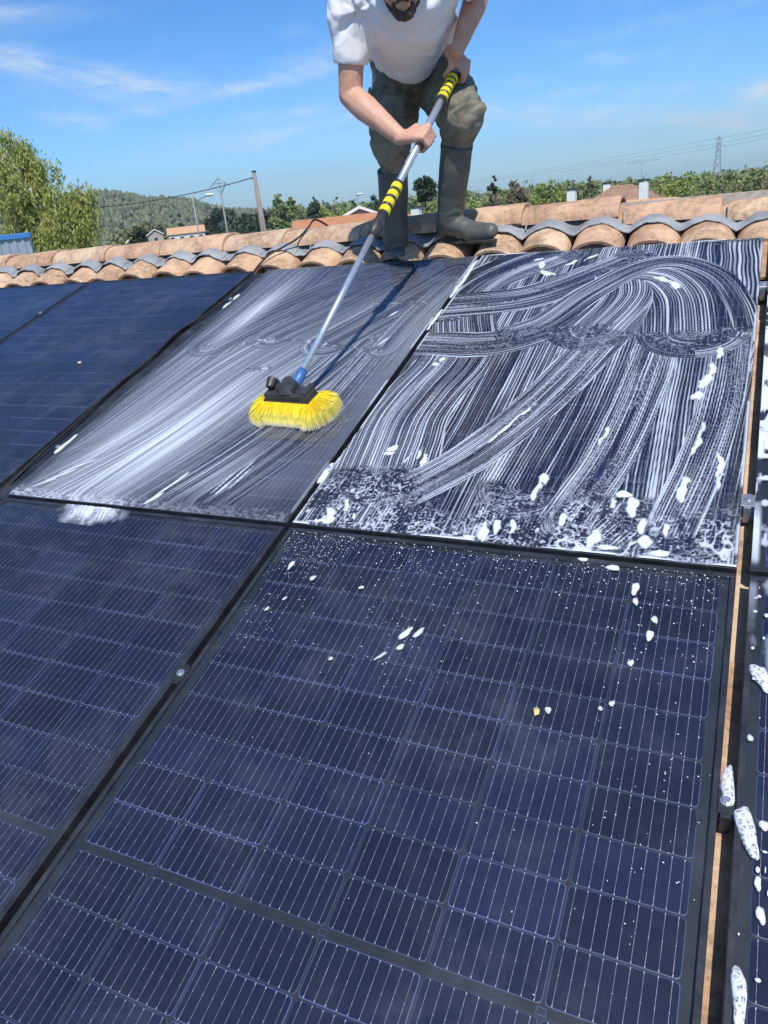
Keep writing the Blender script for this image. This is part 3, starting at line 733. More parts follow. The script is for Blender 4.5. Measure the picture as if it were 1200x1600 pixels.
def foam_mid():
    st = .0030; nx = int(PW/st); ny = int(PH/st); x0 = XM
    X, Y = np.meshgrid(x0+np.linspace(.001, PW-.001, nx), GY+np.linspace(.001, PH-.001, ny), indexing='ij')
    A = .16+.16*fbm(X*3, Y*1.6, 201)
    ST = [  # path, w0, w1, freq, level, contrast, seed
        ([(-.55, 1.75), (-.62, .9), (-.75, .0)], 1.1, 1.1, 75, .26, .26, 210),
        ([(-1.04, .12), (-.93, .8), (-.86, 1.40), (-.84, 1.70)], .36, .22, 80, .40, .30, 211),
        ([(-.98, .03), (-.78, .40), (-.66, .85), (-.42, 1.30)], .34, .26, 85, .44, .34, 212),
        ([(-.90, 1.0), (-.74, 1.30), (-.50, 1.60), (-.25, 1.72)], .22, .24, 100, .20, .26, 213),
        ([(-.70, .05), (-.58, .40), (-.48, .80), (-.33, 1.10)], .22, .22, 85, .46, .40, 214),
        ([(-.52, .03), (-.36, .38), (-.26, .70), (-.20, 1.0)], .22, .20, 75, .20, .62, 215),
        ([(-.30, .06), (-.17, .40), (-.14, .75), (-.13, .95)], .20, .17, 85, .22, .50, 216),
        ([(-.36, 1.0), (-.20, 1.30), (-.06, 1.60)], .26, .22, 90, .16, .40, 217),
        ([(-.62, 1.05), (-.45, 1.30), (-.30, 1.55)], .24, .2, 90, .18, .30, 218),
        ([(-.12, .95), (-.10, 1.2), (-.04, 1.5)], .16, .12, 110, .24, .40, 219)]
    for (pts, w0, w1, fr, lev, con, seed) in ST:
        S, T, D, w, L = stroke_st(X, Y, pts, w0, w1)
        T2 = T+.006*(vnoise(S*5, T*12, seed+7)-.5)
        n = vnoise(T2*fr, S*1.4+seed, seed)*.55+vnoise(T2*fr*2.6, S*3, seed+1)*.30+vnoise(T2*fr*.25, S*.8, seed+2)*.45-.15
        ph = T2*fr*1.2+.8*(vnoise(T2*fr*.4, S*1.2, seed+5)-.5); kk = np.floor(ph+.5); per = vnoise(kk*1.7+seed, S*1.3+kk*.6, seed+6)
        lines = sstep(.58, 1.0, .5+.5*np.cos(2*np.pi*ph))*sstep(.42, .75, per)
        v = lev*.30+con*(.50*sstep(.40, .80, n)+1.6*lines)
        edge = D/(w/2)+.35*(vnoise(S*6, T*4, seed+30)-.5); m = (1-sstep(.72, 1.05, edge))*.88
        A = A*(1-m)+v*m
    # smooth bright smear near the top left, darker windows at right and below
    A = A+.34*blobg(X, Y, -.62, .35, .10, .38, -.30)*(.4+.9*vnoise(X*70-Y*25, Y*3, 232))+.25*blobg(X, Y, -.86, .30, .07, .30, -.25)*(.4+.9*vnoise(X*60-Y*20, Y*3, 237))
    A = A+.58*blobg(X, Y, -.862, 1.27, .055, .30, -.10)*(.55+.7*vnoise(X*90, Y*3, 231))
    A = A*(1-.62*sstep(1.25, 1.68, Y)*sstep(-.98, -.55, X))
    A = A*(1-.45*sstep(-.34, -.05, X+.18*fbm(X*4, Y*3, 236)-.09)*sstep(.08, .5, 1.1-Y))
    A = A*(1-.60*(1-sstep(.02, .17, Y-GY+.06*(fbm(X*9, Y*9, 232)-.5)))*sstep(-.62, -.45, X))
    A = A*(1-.55*blobg(X, Y, -.25, .40, .16, .12, .4))
    A = A*(1-.65*sstep(-1.0, -1.04, X))
    # stop lines with small bubbles
    for pts, w in (([(-.74, 1.0), (-.56, 1.03), (-.36, .98), (-.24, .95), (-.12, .93)], .05), ([(-.60, .80), (-.52, .81)], .05), ([(-.30, 1.33), (-.10, 1.30)], .04)):
        S, T, D, ww, L = stroke_st(X, Y, pts, w)
        m = (1-sstep(.3, 1.0, D/(w/2)+.8*(vnoise(X*40, Y*40, 233)-.5)))
        A = A*(1-m*.75)+m*.75*(.10+.7*net(X, Y, 70, 234)*sstep(.35, .6, vnoise(X*40, Y*40, 238)))
    for (x, y, rx, ry, an) in ((-.487, .055, .008, .04, -.5), (-.478, .10, .006, .05, -.35), (-.46, .15, .006, .04, -.3), (-.285, .13, .005, .05, -.2), (-.27, .20, .004, .07, -.2), (-.30, .15, .003, .06, -.2), (-.255, .18, .003, .07, -.15), (-.19, 1.22, .006, .03, -.4), (-.14, 1.0, .006, .04, -.3), (-.93, .12, .006, .07, -.8), (-.90, .17, .004, .08, -.8), (-.96, .08, .005, .05, -.9)):
        g = blobg(X, Y, x, y, rx, ry, an); n = fbm(X*60, Y*40, 235, 3); A = np.maximum(A, sstep(.25, .6, g*(.6+.8*n))*.98)
    n = fbm(X*20, Y*20, 240, 3); lowb = (1-sstep(.01, .05+.05*n, Y-GY)); wl = .4+.6*(1-sstep(-.62, -.5, X))
    A = np.maximum(A, lowb*wl*np.maximum(net(X, Y, 60, 241)*.75, .25*n+.5*sstep(.6, .7, vnoise(X*150, Y*150, 242))))
    A = np.maximum(A, (1-sstep(.005, .014, -GX-X))*sstep(.35, .55, vnoise(X*5, Y*9, 243))*.7)
    A = A*(1-.8*(1-sstep(0.0, .010, -GX-X-.002))*(Y < .3))
    A = A*(.80+.55*np.exp(-((X+.72)/.22)**2-((Y-.55)/.55)**2)); A = np.clip(A, 0, 1)
    grid_sheet('soap_film', x0+.001, GY+.001, PW-.002, PH-.002, st, A, M_FILM, .0012, .0007, 'thin milky soap film with long brush streaks over the middle panel')
foam_mid()
def foam_patch(name, x0, x1, y0, y1, fn, label, st=.0022, mat=M_FOAM):
    nx = int((x1-x0)/st); ny = int((y1-y0)/st)
    X, Y = np.meshgrid(np.linspace(x0, x1, nx), np.linspace(y0, y1, ny), indexing='ij')
    grid_sheet(name, x0, y0, x1-x0, y1-y0, st, fn(X, Y), mat, .0022, .0008, label)
foam_patch('soap_spill', -.86, -.50, -.09, -.0085, lambda X, Y: np.clip((1-sstep(.2, 1, np.hypot((X+.66)/.14, (Y+.02)/.085)+.7*(fbm(X*40, Y*25, 302)-.5)))*(.25+.75*np.maximum(vnoise(X*150+Y*60, Y*26, 301), net(X, Y, 90, 303))), 0, 1),
           'soap overflow under the lower edge of the milky panel', mat=M_FILM)
def f_right(X, Y):
    n = fbm(X*34, Y*11, 311, 4); dens = .36*sstep(-.15, .25, Y)+.12
    edge = 1-sstep(.0, .03+.10*n, X-XR)
    v = sstep(.58, .70, n+.10*edge*dens*2)*dens*2.0
    v = np.maximum(v, sstep(.60, .66, vnoise(X*60, Y*45, 312))*sstep(.0, .3, Y)*.9)
    v = np.maximum(v, (1-sstep(.003, .012, np.abs(X-XR-.006)))*sstep(.45, .6, vnoise(X*2, Y*14, 313))*sstep(-.2, .2, Y))
    return v*((Y > GY) | (Y < -GY))*(1-sstep(.10, .28, X-XR+.10*(fbm(X*12, Y*6, 318)-.5)))
foam_patch('soap_splatter', XR+.001, XR+.30, -.30, 1.73, f_right, 'soap foam patches and runs down the panel right of the tile gap', st=.0028)
# fine spatter of droplets (uncountable) on the clean panel
def spatter():
    mb = MB(); r2 = random.Random(5)
    def dot(x, y, r, ry=None, an=0):
        c, s = math.cos(an), math.sin(an); ry = ry or r; seg = 6
        vs = [P(x+c*r*math.cos(t)-s*ry*math.sin(t), y+s*r*math.cos(t)+c*ry*math.sin(t), .0002) for t in (2*math.pi*k/seg for k in range(seg))]
        vs2 = [P(x+.6*(c*r*math.cos(t)-s*ry*math.sin(t)), y+.6*(s*r*math.cos(t)+c*ry*math.sin(t)), .0002+r*.45) for t in (2*math.pi*k/seg for k in range(seg))]
        vs3 = [P(x, y, .0002+r*.6)]
        mb.add(vs+vs2+vs3, [(k, (k+1) % 6, 6+(k+1) % 6, 6+k) for k in range(6)]+[(6+k, 6+(k+1) % 6, 12) for k in range(6)])
    for _ in range(560):
        x = r2.uniform(.03, 1.04); d = r2.expovariate(1/.045)
        d *= 1.0+.9*math.exp(-((x-.9)/.12)**2)
        y = -.022-d
        if y < -.45: continue
        dot(x, y, r2.choice((.0005, .0006, .0008, .0011, .0016)), None)
    for (cx, cy, sx, sy, n) in ((.12, -.09, .05, .06, 160), (.10, -.33, .03, .04, 40), (.44, -.32, .06, .08, 40), (.92, -.30, .05, .25, 70), (.35, -.2, .15, .1, 60), (.6, -.4, .3, .3, 25), (.98, -.45, .03, .25, 30)):
        for _ in range(n): dot(min(1.04, max(.03, r2.gauss(cx, sx))), min(-.02, r2.gauss(cy, sy)), r2.choice((.0005, .0007, .001, .0015)), r2.uniform(.0006, .0014))
    for _ in range(330): dot(r2.uniform(XR+.01, XR+.28), r2.uniform(-1.5, -.03), r2.choice((.0008, .0012, .002, .003, .004)), r2.uniform(.001, .006))
    for _ in range(60): dot(r2.uniform(-1.8, -1.3), r2.uniform(.2, 1.5), r2.choice((.0007, .001, .0013)))
    o = mb.build('water_spatter', simple('droplet_white', (.70, .74, .80), .3, bump=0, var=.2, nscale=60), smooth=True); tag(o, 'tiny white droplets spattered over the panels below and right of the soap', 'droplets', kind='stuff')
spatter()
def foam_drop(x, y, L, W, label, ang=0.0, mat=M_BLOB, h=None, seed=0, name='foam_drop', group='white foam drops on the panels'):
    r2 = random.Random(int(abs(x*1000)+abs(y*777))); mb = MB(); seg = 22; rings = 5; h = h or W*.28
    prof = [1+.10*math.sin(3*t+r2.random()*6)+.06*math.sin(7*t+r2.random()*6) for t in (0,)]
    ph = [r2.random()*6 for _ in range(4)]
    vs = []
    for i in range(rings+1):
        a = i/rings*math.pi/2
        for k in range(seg):
            t = 2*math.pi*k/seg
            rr = 1+.13*math.sin(2*t+ph[0])+.10*math.sin(3*t+ph[1])+.05*math.sin(5*t+ph[2])
            ex = .72 if mat is M_BUB else .9; u = math.cos(a)*rr*W*math.copysign(abs(math.cos(t))**ex, math.cos(t)); v = math.cos(a)*rr*L*math.copysign(abs(math.sin(t))**ex, math.sin(t))
            if v < 0: u *= 1+.15*v/L
            vs.append((u, v, h*math.sin(a)))
    fs = [(i*seg+k, i*seg+(k+1) % seg, (i+1)*seg+(k+1) % seg, (i+1)*seg+k) for i in range(rings) for k in range(seg)]
    mb.add(vs, fs); o = mb.build(name, mat, smooth=True, M=PM(x, y, .0003, ang)); tag(o, label, 'foam drop', group); return o
for (x, y, L, W, a, lab) in [
    (.084, -.14, .016, .006, -.1, 'white foam drop on the clean panel, nearest its top left corner'),
    (.161, -.172, .010, .006, -.3, 'foam drop on the clean panel, second from its top left corner'),
    (.444, -.291, .022, .007, -.5, 'long slanted white foam drop in the middle of the clean panel, left of a pair'),
    (.471, -.284, .017, .006, -.5, 'slanted white foam drop in the middle of the clean panel, right of a pair'),
    (.447, -.328, .010, .006, -.3, 'short oval white drop right below the slanted pair of foam drops'),
    (.415, -.358, .015, .004, -.6, 'thin slanted white drop trailing below left of the slanted pair'),
    (.124, -.246, .007, .004, -.3, 'small drop above the droplet cluster left of the panel middle'),
    (.097, -.284, .008, .004, -.4, 'small elongated drop beside the droplet cluster at left'),
    (.872, -.083, .017, .008, 0, 'big foam drop just under the soapy edge at the top right of the clean panel'),
    (.878, -.118, .010, .0055, .1, 'lower half of the foam drop run at the top right of the clean panel'),
    (.919, -.160, .010, .006, .1, 'oval white foam drop right of the big run at the top right'),
    (.915, -.202, .012, .008, 0, 'bright lumpy foam drop second down near the right side of the clean panel'),
    (.891, -.275, .008, .0055, 0, 'round white drop third down near the right side of the clean panel'),
    (.873, -.372, .006, .005, 0, 'upper of two small round drops near the right side below the others'),
    (.856, -.387, .005, .004, 0, 'lower of two small round drops near the right side below the others'),
    (.769, -.411, .008, .005, .2, 'small oval foam drop right beside the yellow petal'),
    (.313, -.387, .004, .006, .3, 'tiny white comma shaped drop left of the slanted pair'),
    (.293, -.181, .005, .007, .2, 'small white drop under the soapy edge near the panel middle'),
    (.820, -.030, .007, .016, .1, 'flat foam drop hanging over the top edge of the clean panel'),
    (.755, -.014, .006, .010, 0, 'flat white drop lying on the top frame of the clean panel'),
    (1.118, -.539, .009, .006, 0, 'oval drop on the right hand panel beside the foamy clamp'),
    (1.113, -.629, .010, .005, .1, 'oval drop on the right hand panel below the foamy clamp'),
    (1.118, -.672, .012, .006, .1, 'larger oval drop low on the right hand panel, below two others'),
    (1.094, -.390, .007, .0045, 0, 'small drop on the right hand panel above the foamy clamp')]:
    foam_drop(x, y, L, W, lab, a)
foam_drop(1.107, -.262, .030, .013, 'bubbly lather patch on the right hand panel, topmost of three', .35, M_BUB, .006, name='lather_patch', group='bubbly lather patches')
foam_drop(1.096, -.553, .036, .014, 'bubbly lather patch on the panel edge beside the buried clamp', .25, M_BUB, .008, name='lather_patch', group='bubbly lather patches')
foam_drop(1.067, -.488, .040, .009, 'bubbly lather patch filling the tile gap above the clamp', .12, M_BUB, .010, name='lather_patch', group='bubbly lather patches')
foam_drop(1.096, -.782, .032, .010, 'bubbly lather patch with a drip tail near the bottom right corner', .1, M_BUB, .006, name='lather_patch', group='bubbly lather patches')
for (x, y, L, W, lab, sd_) in [(.003, .225, .055, .014, 'clump of white foam caught on the clamp between the soapy panels', 1), (-1.055, .29, .07, .012, 'foam scraps along the gap by the lower left clamp', 2),
                             (-1.056, 1.40, .08, .012, 'foam scraps along the gap by the upper left clamp', 3), (.0, 1.15, .12, .009, 'thin foam line in the gap between the soapy panels', 4), (.0, 1.52, .22, .010, 'long foam strand filling the top of the gap between the soapy panels', 5)]:
    foam_patch('soap_foam', x-W*1.6, x+W*1.6, y-L, min(y+L, 1.745), lambda X, Y: sstep(.38, .62, np.exp(-((X-x+.012*(fbm(X*30+sd_, Y*14, 330)-.5))/W)**2*1.2-((Y-y)/L)**4*1.5)*(.25+1.3*fbm(X*55, Y*22+sd_*3, 331)))*1.3, lab, st=.0022)
# petal, specks
mb = MB()
mb.add([(-.006, -.012, .001), (.005, -.010, .003), (.008, .0, .006), (.004, .012, .003), (-.006, .010, .001), (-.004, 0, .0015), (-.006, -.012, .0004), (.005, -.010, .0024), (.008, .0, .0054), (.004, .012, .0024), (-.006, .010, .0004), (-.004, 0, .0009)],
       [(0, 1, 5), (1, 2, 5), (2, 3, 5), (3, 4, 5), (0, 5, 4), (7, 6, 11), (8, 7, 11), (9, 8, 11), (10, 9, 11), (6, 10, 11), (0, 6, 7, 1), (1, 7, 8, 2), (2, 8, 9, 3), (3, 9, 10, 4)])
o = mb.build('yellow_petal', simple('petal', (.72, .55, .22), .6), smooth=True, M=PM(.750, -.419, .0008, .4) @ Matrix.Scale(.75, 4)); tag(o, 'curled pale yellow petal lying on the clean panel', 'petal')
mb2 = MB(); mb2.ball((0, 0, .004), (.009, .006, .004), 8, 5); o = mb2.build('seed_husk', simple('husk', (.75, .68, .5), .7), M=PM(-1.485, .849, .0005, .3)); tag(o, 'tiny pale seed husk lying on the dry dark blue panel', 'husk')

# ---------------------------------------------------------------- voxel-built organic shapes
def voxelise(mb, name, mats, voxel=.004, smooth=4, factor=.5, disp=None, parent=None, M=None):
    me = mb.mesh(name+'_raw', mats if isinstance(mats, list) else [mats]); ob = bpy.data.objects.new(name+'_raw', me); COL.objects.link(ob)
    r = ob.modifiers.new('r', 'REMESH'); r.mode = 'VOXEL'; r.voxel_size = voxel; r.use_smooth_shade = True
    if smooth: s = ob.modifiers.new('s', 'SMOOTH'); s.factor = factor; s.iterations = smooth
    dg = bpy.context.evaluated_depsgraph_get(); dg.update(); ev = ob.evaluated_get(dg)
    new = bpy.data.meshes.new_from_object(ev); new.name = name
    bpy.data.objects.remove(ob); bpy.data.meshes.remove(me)
    if disp is not None:
        n = len(new.vertices); co = np.empty(n*3, np.float32); new.vertices.foreach_get('co', co); co = co.reshape(-1, 3)
        no = np.empty(n*3, np.float32); new.vertices.foreach_get('normal', no); no = no.reshape(-1, 3)
        co2 = disp(co.astype(float), no.astype(float)); new.vertices.foreach_set('co', co2.astype(np.float32).ravel())
    new.materials.clear()
    for m in (mats if isinstance(mats, list) else [mats]): new.materials.append(m)
    new.polygons.foreach_set('material_index', np.zeros(len(new.polygons), np.int32))
    new.polygons.foreach_set('use_smooth', np.ones(len(new.polygons), bool)); new.update()
    o = bpy.data.objects.new(name, new); COL.objects.link(o)
    if parent is not None:
        o.parent = parent
        o.matrix_parent_inverse = Matrix.Translation(-parent.location)
    return o
V3 = Vector
def n3(co, f, seed): return vnoise(co[:, 0]*f+co[:, 2]*f*.6, co[:, 1]*f-co[:, 2]*f*.8, seed)

# ---------------------------------------------------------------- the man
def mat_skin():
    t = NT('skin'); v = t.coord('Object', rnd_off=False); n = t.noise(v, 22, 5, .6); n2 = t.noise(v, 260, 3, .6); n9 = t.noise(v, 70, 5, .7)
    n = t.math('MULTIPLY_ADD', n9, .4, t.math('MULTIPLY', n, .6))
    c = t.ramp(n, [(.3, (.54, .26, .17)), (.5, (.62, .34, .24)), (.75, (.66, .41, .31))])
    return t.done(t.pbr(c, .5, 0, t.bump(n2, .15, .001), .4, Subsurface_Weight=.08, Subsurface_Scale=.01))
M_SKIN = mat_skin()
def mat_shirt():
    t = NT('white_cotton'); v = t.coord('Object', rnd_off=False); n = t.noise(v, 8, 2, .5, 1.0); n2 = t.noise(v, 30, 3, .6, .6); n3_ = t.noise(v, 500, 2, .5)
    c = t.ramp(n, [(.3, (.84, .82, .83)), (.7, (.90, .88, .89))])
    h = t.math('ADD', t.math('MULTIPLY', n, 1.0), t.math('MULTIPLY', n3_, .01))
    return t.done(t.pbr(c, .9, 0, t.bump(h, .35, .02), .2))
def mat_trousers():
    t = NT('muddy_olive_trousers'); v = t.coord('Object', rnd_off=False); n = t.noise(v, 11, 7, .7, .8); n2 = t.noise(v, 26, 6, .7, .4); n4 = t.noise(v, 400, 2, .5); n5 = t.noise(v, 12, 4, .6, 1.5)
    base = t.ramp(n, [(.38, (.085, .090, .062)), (.47, (.14, .148, .105)), (.54, (.20, .20, .145)), (.66, (.29, .27, .20))])
    sp = t.n('ShaderNodeSeparateXYZ'); t.L(v, sp.inputs[0])
    low = t.math('SUBTRACT', 1.0, t.math('MULTIPLY', t.math('SUBTRACT', sp.outputs[2], .82), 2.6), clamp=True)
    mud = t.math('MULTIPLY', t.ramp(n2, [(.42, (0,)*3), (.64, (1,)*3)]), t.math('MULTIPLY_ADD', low, .8, .12), clamp=True)
    mud2 = t.math('MULTIPLY', t.ramp(n5, [(.42, (0,)*3), (.62, (.9,)*3)]), low)
    c = t.mix(mud, base, (.28, .23, .17)); c = t.mix(t.math('MULTIPLY', mud2, .75), c, (.34, .27, .19))
    return t.done(t.pbr(c, .9, 0, t.bump(t.math('MULTIPLY_ADD', n4, .15, t.math('MULTIPLY_ADD', n2, .2, n5)), .5, .012), .2))
def mat_boot():
    t = NT('rubber_boot'); v = t.coord('Object', rnd_off=False); n = t.noise(v, 9, 6, .65, .5); n2 = t.noise(v, 60, 5, .65)
    c = t.ramp(n, [(.35, (.065, .074, .070)), (.6, (.10, .105, .092)), (.8, (.20, .19, .155))])
    return t.done(t.pbr(c, t.ramp(n2, [(.3, (.42,)*3), (.8, (.62,)*3)]), 0, t.bump(n, .25, .006), .5))
M_SHIRT = mat_shirt(); M_TROU = mat_trousers(); M_BOOT = mat_boot()
M_SOLE = simple('boot_sole', (.05, .045, .038), .7)
M_HAIR = simple('dark_brown_hair', (.085, .050, .032), .6, nscale=150, bump=.8, bdist=.004)
man = empty('person', (-.32, 1.82, .52)); tag(man, 'man in white t-shirt and muddy olive trousers bending over the pole on the ridge', 'person')

POLE_B = V3((-.245, .533, .252)); POLE_H = V3((-.106, 1.38, .947)); PD = (POLE_H-POLE_B).normalized()
def hand(mb, Pc, n, a, p, wrist, scale=1.0, thumb_side=1, r_pole=.016):
    """fist round the pole at Pc; n dorsal normal, a wrist->knuckle direction, p pole axis towards the index finger"""
    def circ(t, r): t = math.radians(t); return (n*math.cos(t)+a*math.sin(t))*r
    rp = r_pole
    spec = [(.0098, 1.00, 1), (.0100, 1.05, 0), (.0096, 1.0, 0), (.0084, .88, 0)]
    for i, (r, ln, _) in enumerate(spec):
        o = (1.5-i)*.0205*scale; r *= scale
        K = Pc+p*o+circ(22-3*abs(i-1), rp+.026); Q = Pc+p*(o*.97)+circ(78*ln, rp+.024); D_ = Pc+p*(o*.93)+circ(78+62*ln, rp+.0135); T_ = Pc+p*(o*.90)+circ(78+112*ln, rp+.0100)
        mb.cap(wrist+p*o*.40, K, r*1.25, r*1.20, 12); mb.cap(K, Q, r*1.18, r*1.02, 12); mb.cap(Q, D_, r*1.04, r*.92, 12); mb.cap(D_, T_, r*.92, r*.78, 12)
        mb.ball(K, r*1.34, 10, 8)
    # palm filling and thumb
    mb.cap(wrist+p*.007, Pc+circ(-4, rp+.015)+p*.013, .0185*scale, .017*scale, 12); mb.cap(wrist-p*.007, Pc+circ(-4, rp+.015)-p*.013, .0185*scale, .016*scale, 12)
    mb.cap(wrist-p*.012, Pc+circ(2, rp+.014)-p*.026-a*.012, .0190*scale, .0165*scale, 12)
    t0 = wrist+a*.018+p*.016*thumb_side; t1 = Pc+circ(-62, rp+.020)+p*.036*thumb_side; t2 = Pc+circ(-118, rp+.014)+p*.050*thumb_side; t3 = Pc+circ(-165, rp+.011)+p*.046*thumb_side
    mb.cap(t0, t1, .0165*scale, .0135*scale, 12); mb.cap(t1, t2, .0125*scale, .011*scale, 12); mb.cap(t2, t3, .0112*scale, .009*scale, 12)
def build_man():
    ANK_L, KN_L, HP_L = V3((-.437, 1.79, .555)), V3((-.363, 1.66, .945)), V3((-.425, 1.93, 1.21))
    ANK_R, KN_R, HP_R = V3((-.175, 1.80, .635)), V3((-.030, 1.66, 1.005)), V3((-.262, 1.96, 1.215))
    SH_L, EL_L, WR_L = V3((-.350, 1.41, 1.425)), V3((-.408, 1.43, 1.125)), V3((-.190, 1.362, .958))
    SH_R, EL_R, WR_R = V3((.028, 1.47, 1.475)), V3((.024, 1.735, 1.440)), V3((-.030, 1.60, 1.235))
    chest = V3((-.165, 1.47, 1.43)); belly = V3((-.26, 1.70, 1.33)); pelv = V3((-.345, 1.92, 1.26)); neck = V3((-.135, 1.385, 1.475))
    mb = MB()
    # legs
    for h, k, an in ((HP_L, KN_L, ANK_L), (HP_R, KN_R, ANK_R)):
        mb.cap(h, k, .082, .056); calf = V3((-.382, 1.705, .858)) if h is HP_L else V3((-.094, 1.712, .92)); mb.cap(k, calf, .050, .045); mb.cap(calf, an, .045, .032)
        f = V3((.005, -.012, -.02)) if h is HP_L else V3((.09, -.035, -.035)); mb.cap(an, an+f, .030, .022)
    mb.cap(HP_L+V3((.03, 0, .03)), HP_R+V3((-.03, 0, .03)), .10, .10); mb.cap(pelv, belly, .125, .12); mb.cap(belly, chest, .12, .135)
    mb.cap(chest+V3((-.09, -.01, .01)), chest+V3((.09, .02, .03)), .105, .105); mb.cap(chest, neck, .10, .06)
    # arms
    for s, e, w, k in ((SH_L, EL_L, WR_L, 1.0), (SH_R, EL_R, WR_R, .92)):
        mb.cap(s, s.lerp(e, .45), .060*k, .052*k); mb.cap(s.lerp(e, .45), e, .052*k, .045*k); mid = e.lerp(w, .30)
        mb.cap(e, mid, .045*k, .050*k); mb.cap(mid, e.lerp(w, .75), .050*k, .036*k); mb.cap(e.lerp(w, .75), w, .036*k, .029*k)
    mb.cap(SH_L, chest, .065, .09); mb.cap(SH_R, chest, .065, .09)
    # head
    f = V3((.33, -.80, -.42)).normalized(); r = f.cross(V3((0, 0, 1))).normalized(); u = r.cross(f).normalized()
    HC = V3((-.096, 1.264, 1.304)) + u*.105 - f*.050
    R3 = Matrix((r, f, u)).transposed()
    def hp(x, y, z): return HC+r*x+f*y+u*z
    mb.cap(neck, hp(0, -.045, -.03), .062, .056)
    mb.ball(hp(0, -.008, .035), (.077, .098, .088), 20, 14, M=R3); mb.ball(hp(0, .018, -.018), (.064, .070, .075), 18, 12, M=R3)
    mb.cap(hp(-.045, .010, -.055), hp(0, .060, -.088), .022, .024); mb.cap(hp(.045, .010, -.055), hp(0, .060, -.088), .022, .024); mb.ball(hp(0, .063, -.092), (.024, .018, .018), M=R3)
    mb.cap(hp(0, .080, .018), hp(0, .106, -.022), .010, .0155); mb.ball(hp(-.013, .094, -.026), .009); mb.ball(hp(.013, .094, -.026), .009)
    mb.cap(hp(-.045, .070, .038), hp(.045, .070, .038), .013, .013); mb.ball(hp(-.042, .052, -.005), (.024, .020, .020), M=R3); mb.ball(hp(.042, .052, -.005), (.024, .020, .020), M=R3)
    mb.cap(hp(-.020, .080, -.049), hp(.020, .080, -.049), .0065, .0065); mb.cap(hp(-.018, .079, -.061), hp(.018, .079, -.061), .0075, .0075)
    for s in (-1, 1):
        mb.ball(hp(s*.080, -.012, .0), (.008, .020, .032), 12, 8, M=R3)
    # hands
    n1 = V3((.42, -.62, .72)); n1 = (n1-PD*n1.dot(PD)).normalized(); a1 = PD.cross(n1).normalized()
    if a1.x < 0: a1 = -a1
    hand(mb, POLE_H-PD*.016, n1, a1, PD, WR_L+V3((.004, -.004, -.004)), 1.0)
    Pc2 = POLE_B+PD*((POLE_H-POLE_B).length*1.335)
    n2 = V3((.80, -.50, .15)); n2 = (n2-PD*n2.dot(PD)).normalized(); a2 = PD.cross(n2).normalized()
    if a2.dot(V3((-.3, 0, -1))) < 0: a2 = -a2
    wr2 = Pc2+n2*.026-a2*.066
    hand(mb, Pc2, n2, a2, -PD, wr2, .92)
    mb.cap(WR_R, wr2, .028, .024)
    def disp(co, no):
        d = (n3(co, 60, 401)-.5)*.0012+(n3(co, 25, 402)-.5)*.002; return co+no*d[:, None]
    voxelise(mb, 'body', M_SKIN, .0043, 3, .5, disp, man)
    # hair, brows, beard, eyes
    def child(mb, name, mat, vox=.003, sm=2, amp=.002):
        voxelise(mb, name, mat, vox, sm, .5, lambda co, no: co+no*((n3(co, 180, 411)-.5)*amp*2)[:, None], man)
    hb = MB(); hb.ball(hp(0, -.022, .050), (.083, .094, .084), 20, 14, M=R3); hb.cap(hp(-.070, -.02, .01), hp(-.066, -.05, -.03), .016, .014); hb.cap(hp(.070, -.02, .01), hp(.066, -.05, -.03), .016, .014); hb.ball(hp(0, -.075, -.005), (.060, .030, .050), M=R3)
    child(hb, 'hair', M_HAIR, .004, 2, .005)
    bd = MB()
    for s in (-1, 1):
        bd.cap(hp(s*.062, .002, -.03), hp(s*.046, .030, -.066), .007, .010); bd.cap(hp(s*.046, .030, -.066), hp(s*.016, .062, -.094), .011, .016)
        bd.cap(hp(s*.031, .064, -.056), hp(s*.020, .068, -.086), .0075, .012)
        bd.cap(hp(s*.004, .091, -.040), hp(s*.031, .074, -.052), .0062, .0058)
    bd.cap(hp(-.014, .070, -.088), hp(.014, .070, -.088), .0155, .0155); bd.ball(hp(0, .070, -.096), (.020, .014, .015), M=R3)
    child(bd, 'beard', M_HAIR, .0026, 1, .003)
    bw = MB()
    for s in (-1, 1): bw.cap(hp(s*.014, .084, .040), hp(s*.045, .070, .043), .0048, .0035)
    child(bw, 'eyebrows', M_HAIR, .002, 1, .001)
    for s in (-1, 1):
        e = MB(); e.ball(hp(s*.031, .069, .018), .0125, 14, 10, 0); e.ball(hp(s*.031, .0795, .0165), .0048, 10, 8, 1)
        o = e.build('eye', [simple('eye_white', (.75, .73, .70), .2, bump=0), simple('eye_iris', (.06, .035, .02), .1, bump=0)], man, True); o.matrix_parent_inverse = Matrix.Translation(-man.location)
    # t-shirt
    mb = MB()
    mb.cap(SH_L+V3((.03, .0, .0)), SH_R+V3((-.03, -.01, 0)), .098, .098); mb.cap(chest+V3((0, -.02, -.02)), belly+V3((0, -.03, -.02)), .165, .15)
    mb.cap(chest+V3((-.09, .02, -.01)), belly+V3((-.06, .0, .0)), .125, .125); mb.cap(chest+V3((.08, .03, .02)), belly+V3((.07, .04, .03)), .115, .11)
    mb.cap(belly, pelv+V3((.00, -.04, .05)), .15, .125)
    hem = [((-.415, 1.745, 1.300), .045), ((-.380, 1.71, 1.262), .045), ((-.325, 1.685, 1.232), .040), ((-.283, 1.68, 1.226), .028), ((-.245, 1.71, 1.265), .040), ((-.215, 1.77, 1.315), .05), ((-.19, 1.83, 1.355), .05)]
    for c, r_ in hem: mb.cap(belly+V3((0, -.02, 0)), c, .12, r_)
    mb.cap(neck+V3((0, -.01, -.015)), chest, .085, .12)
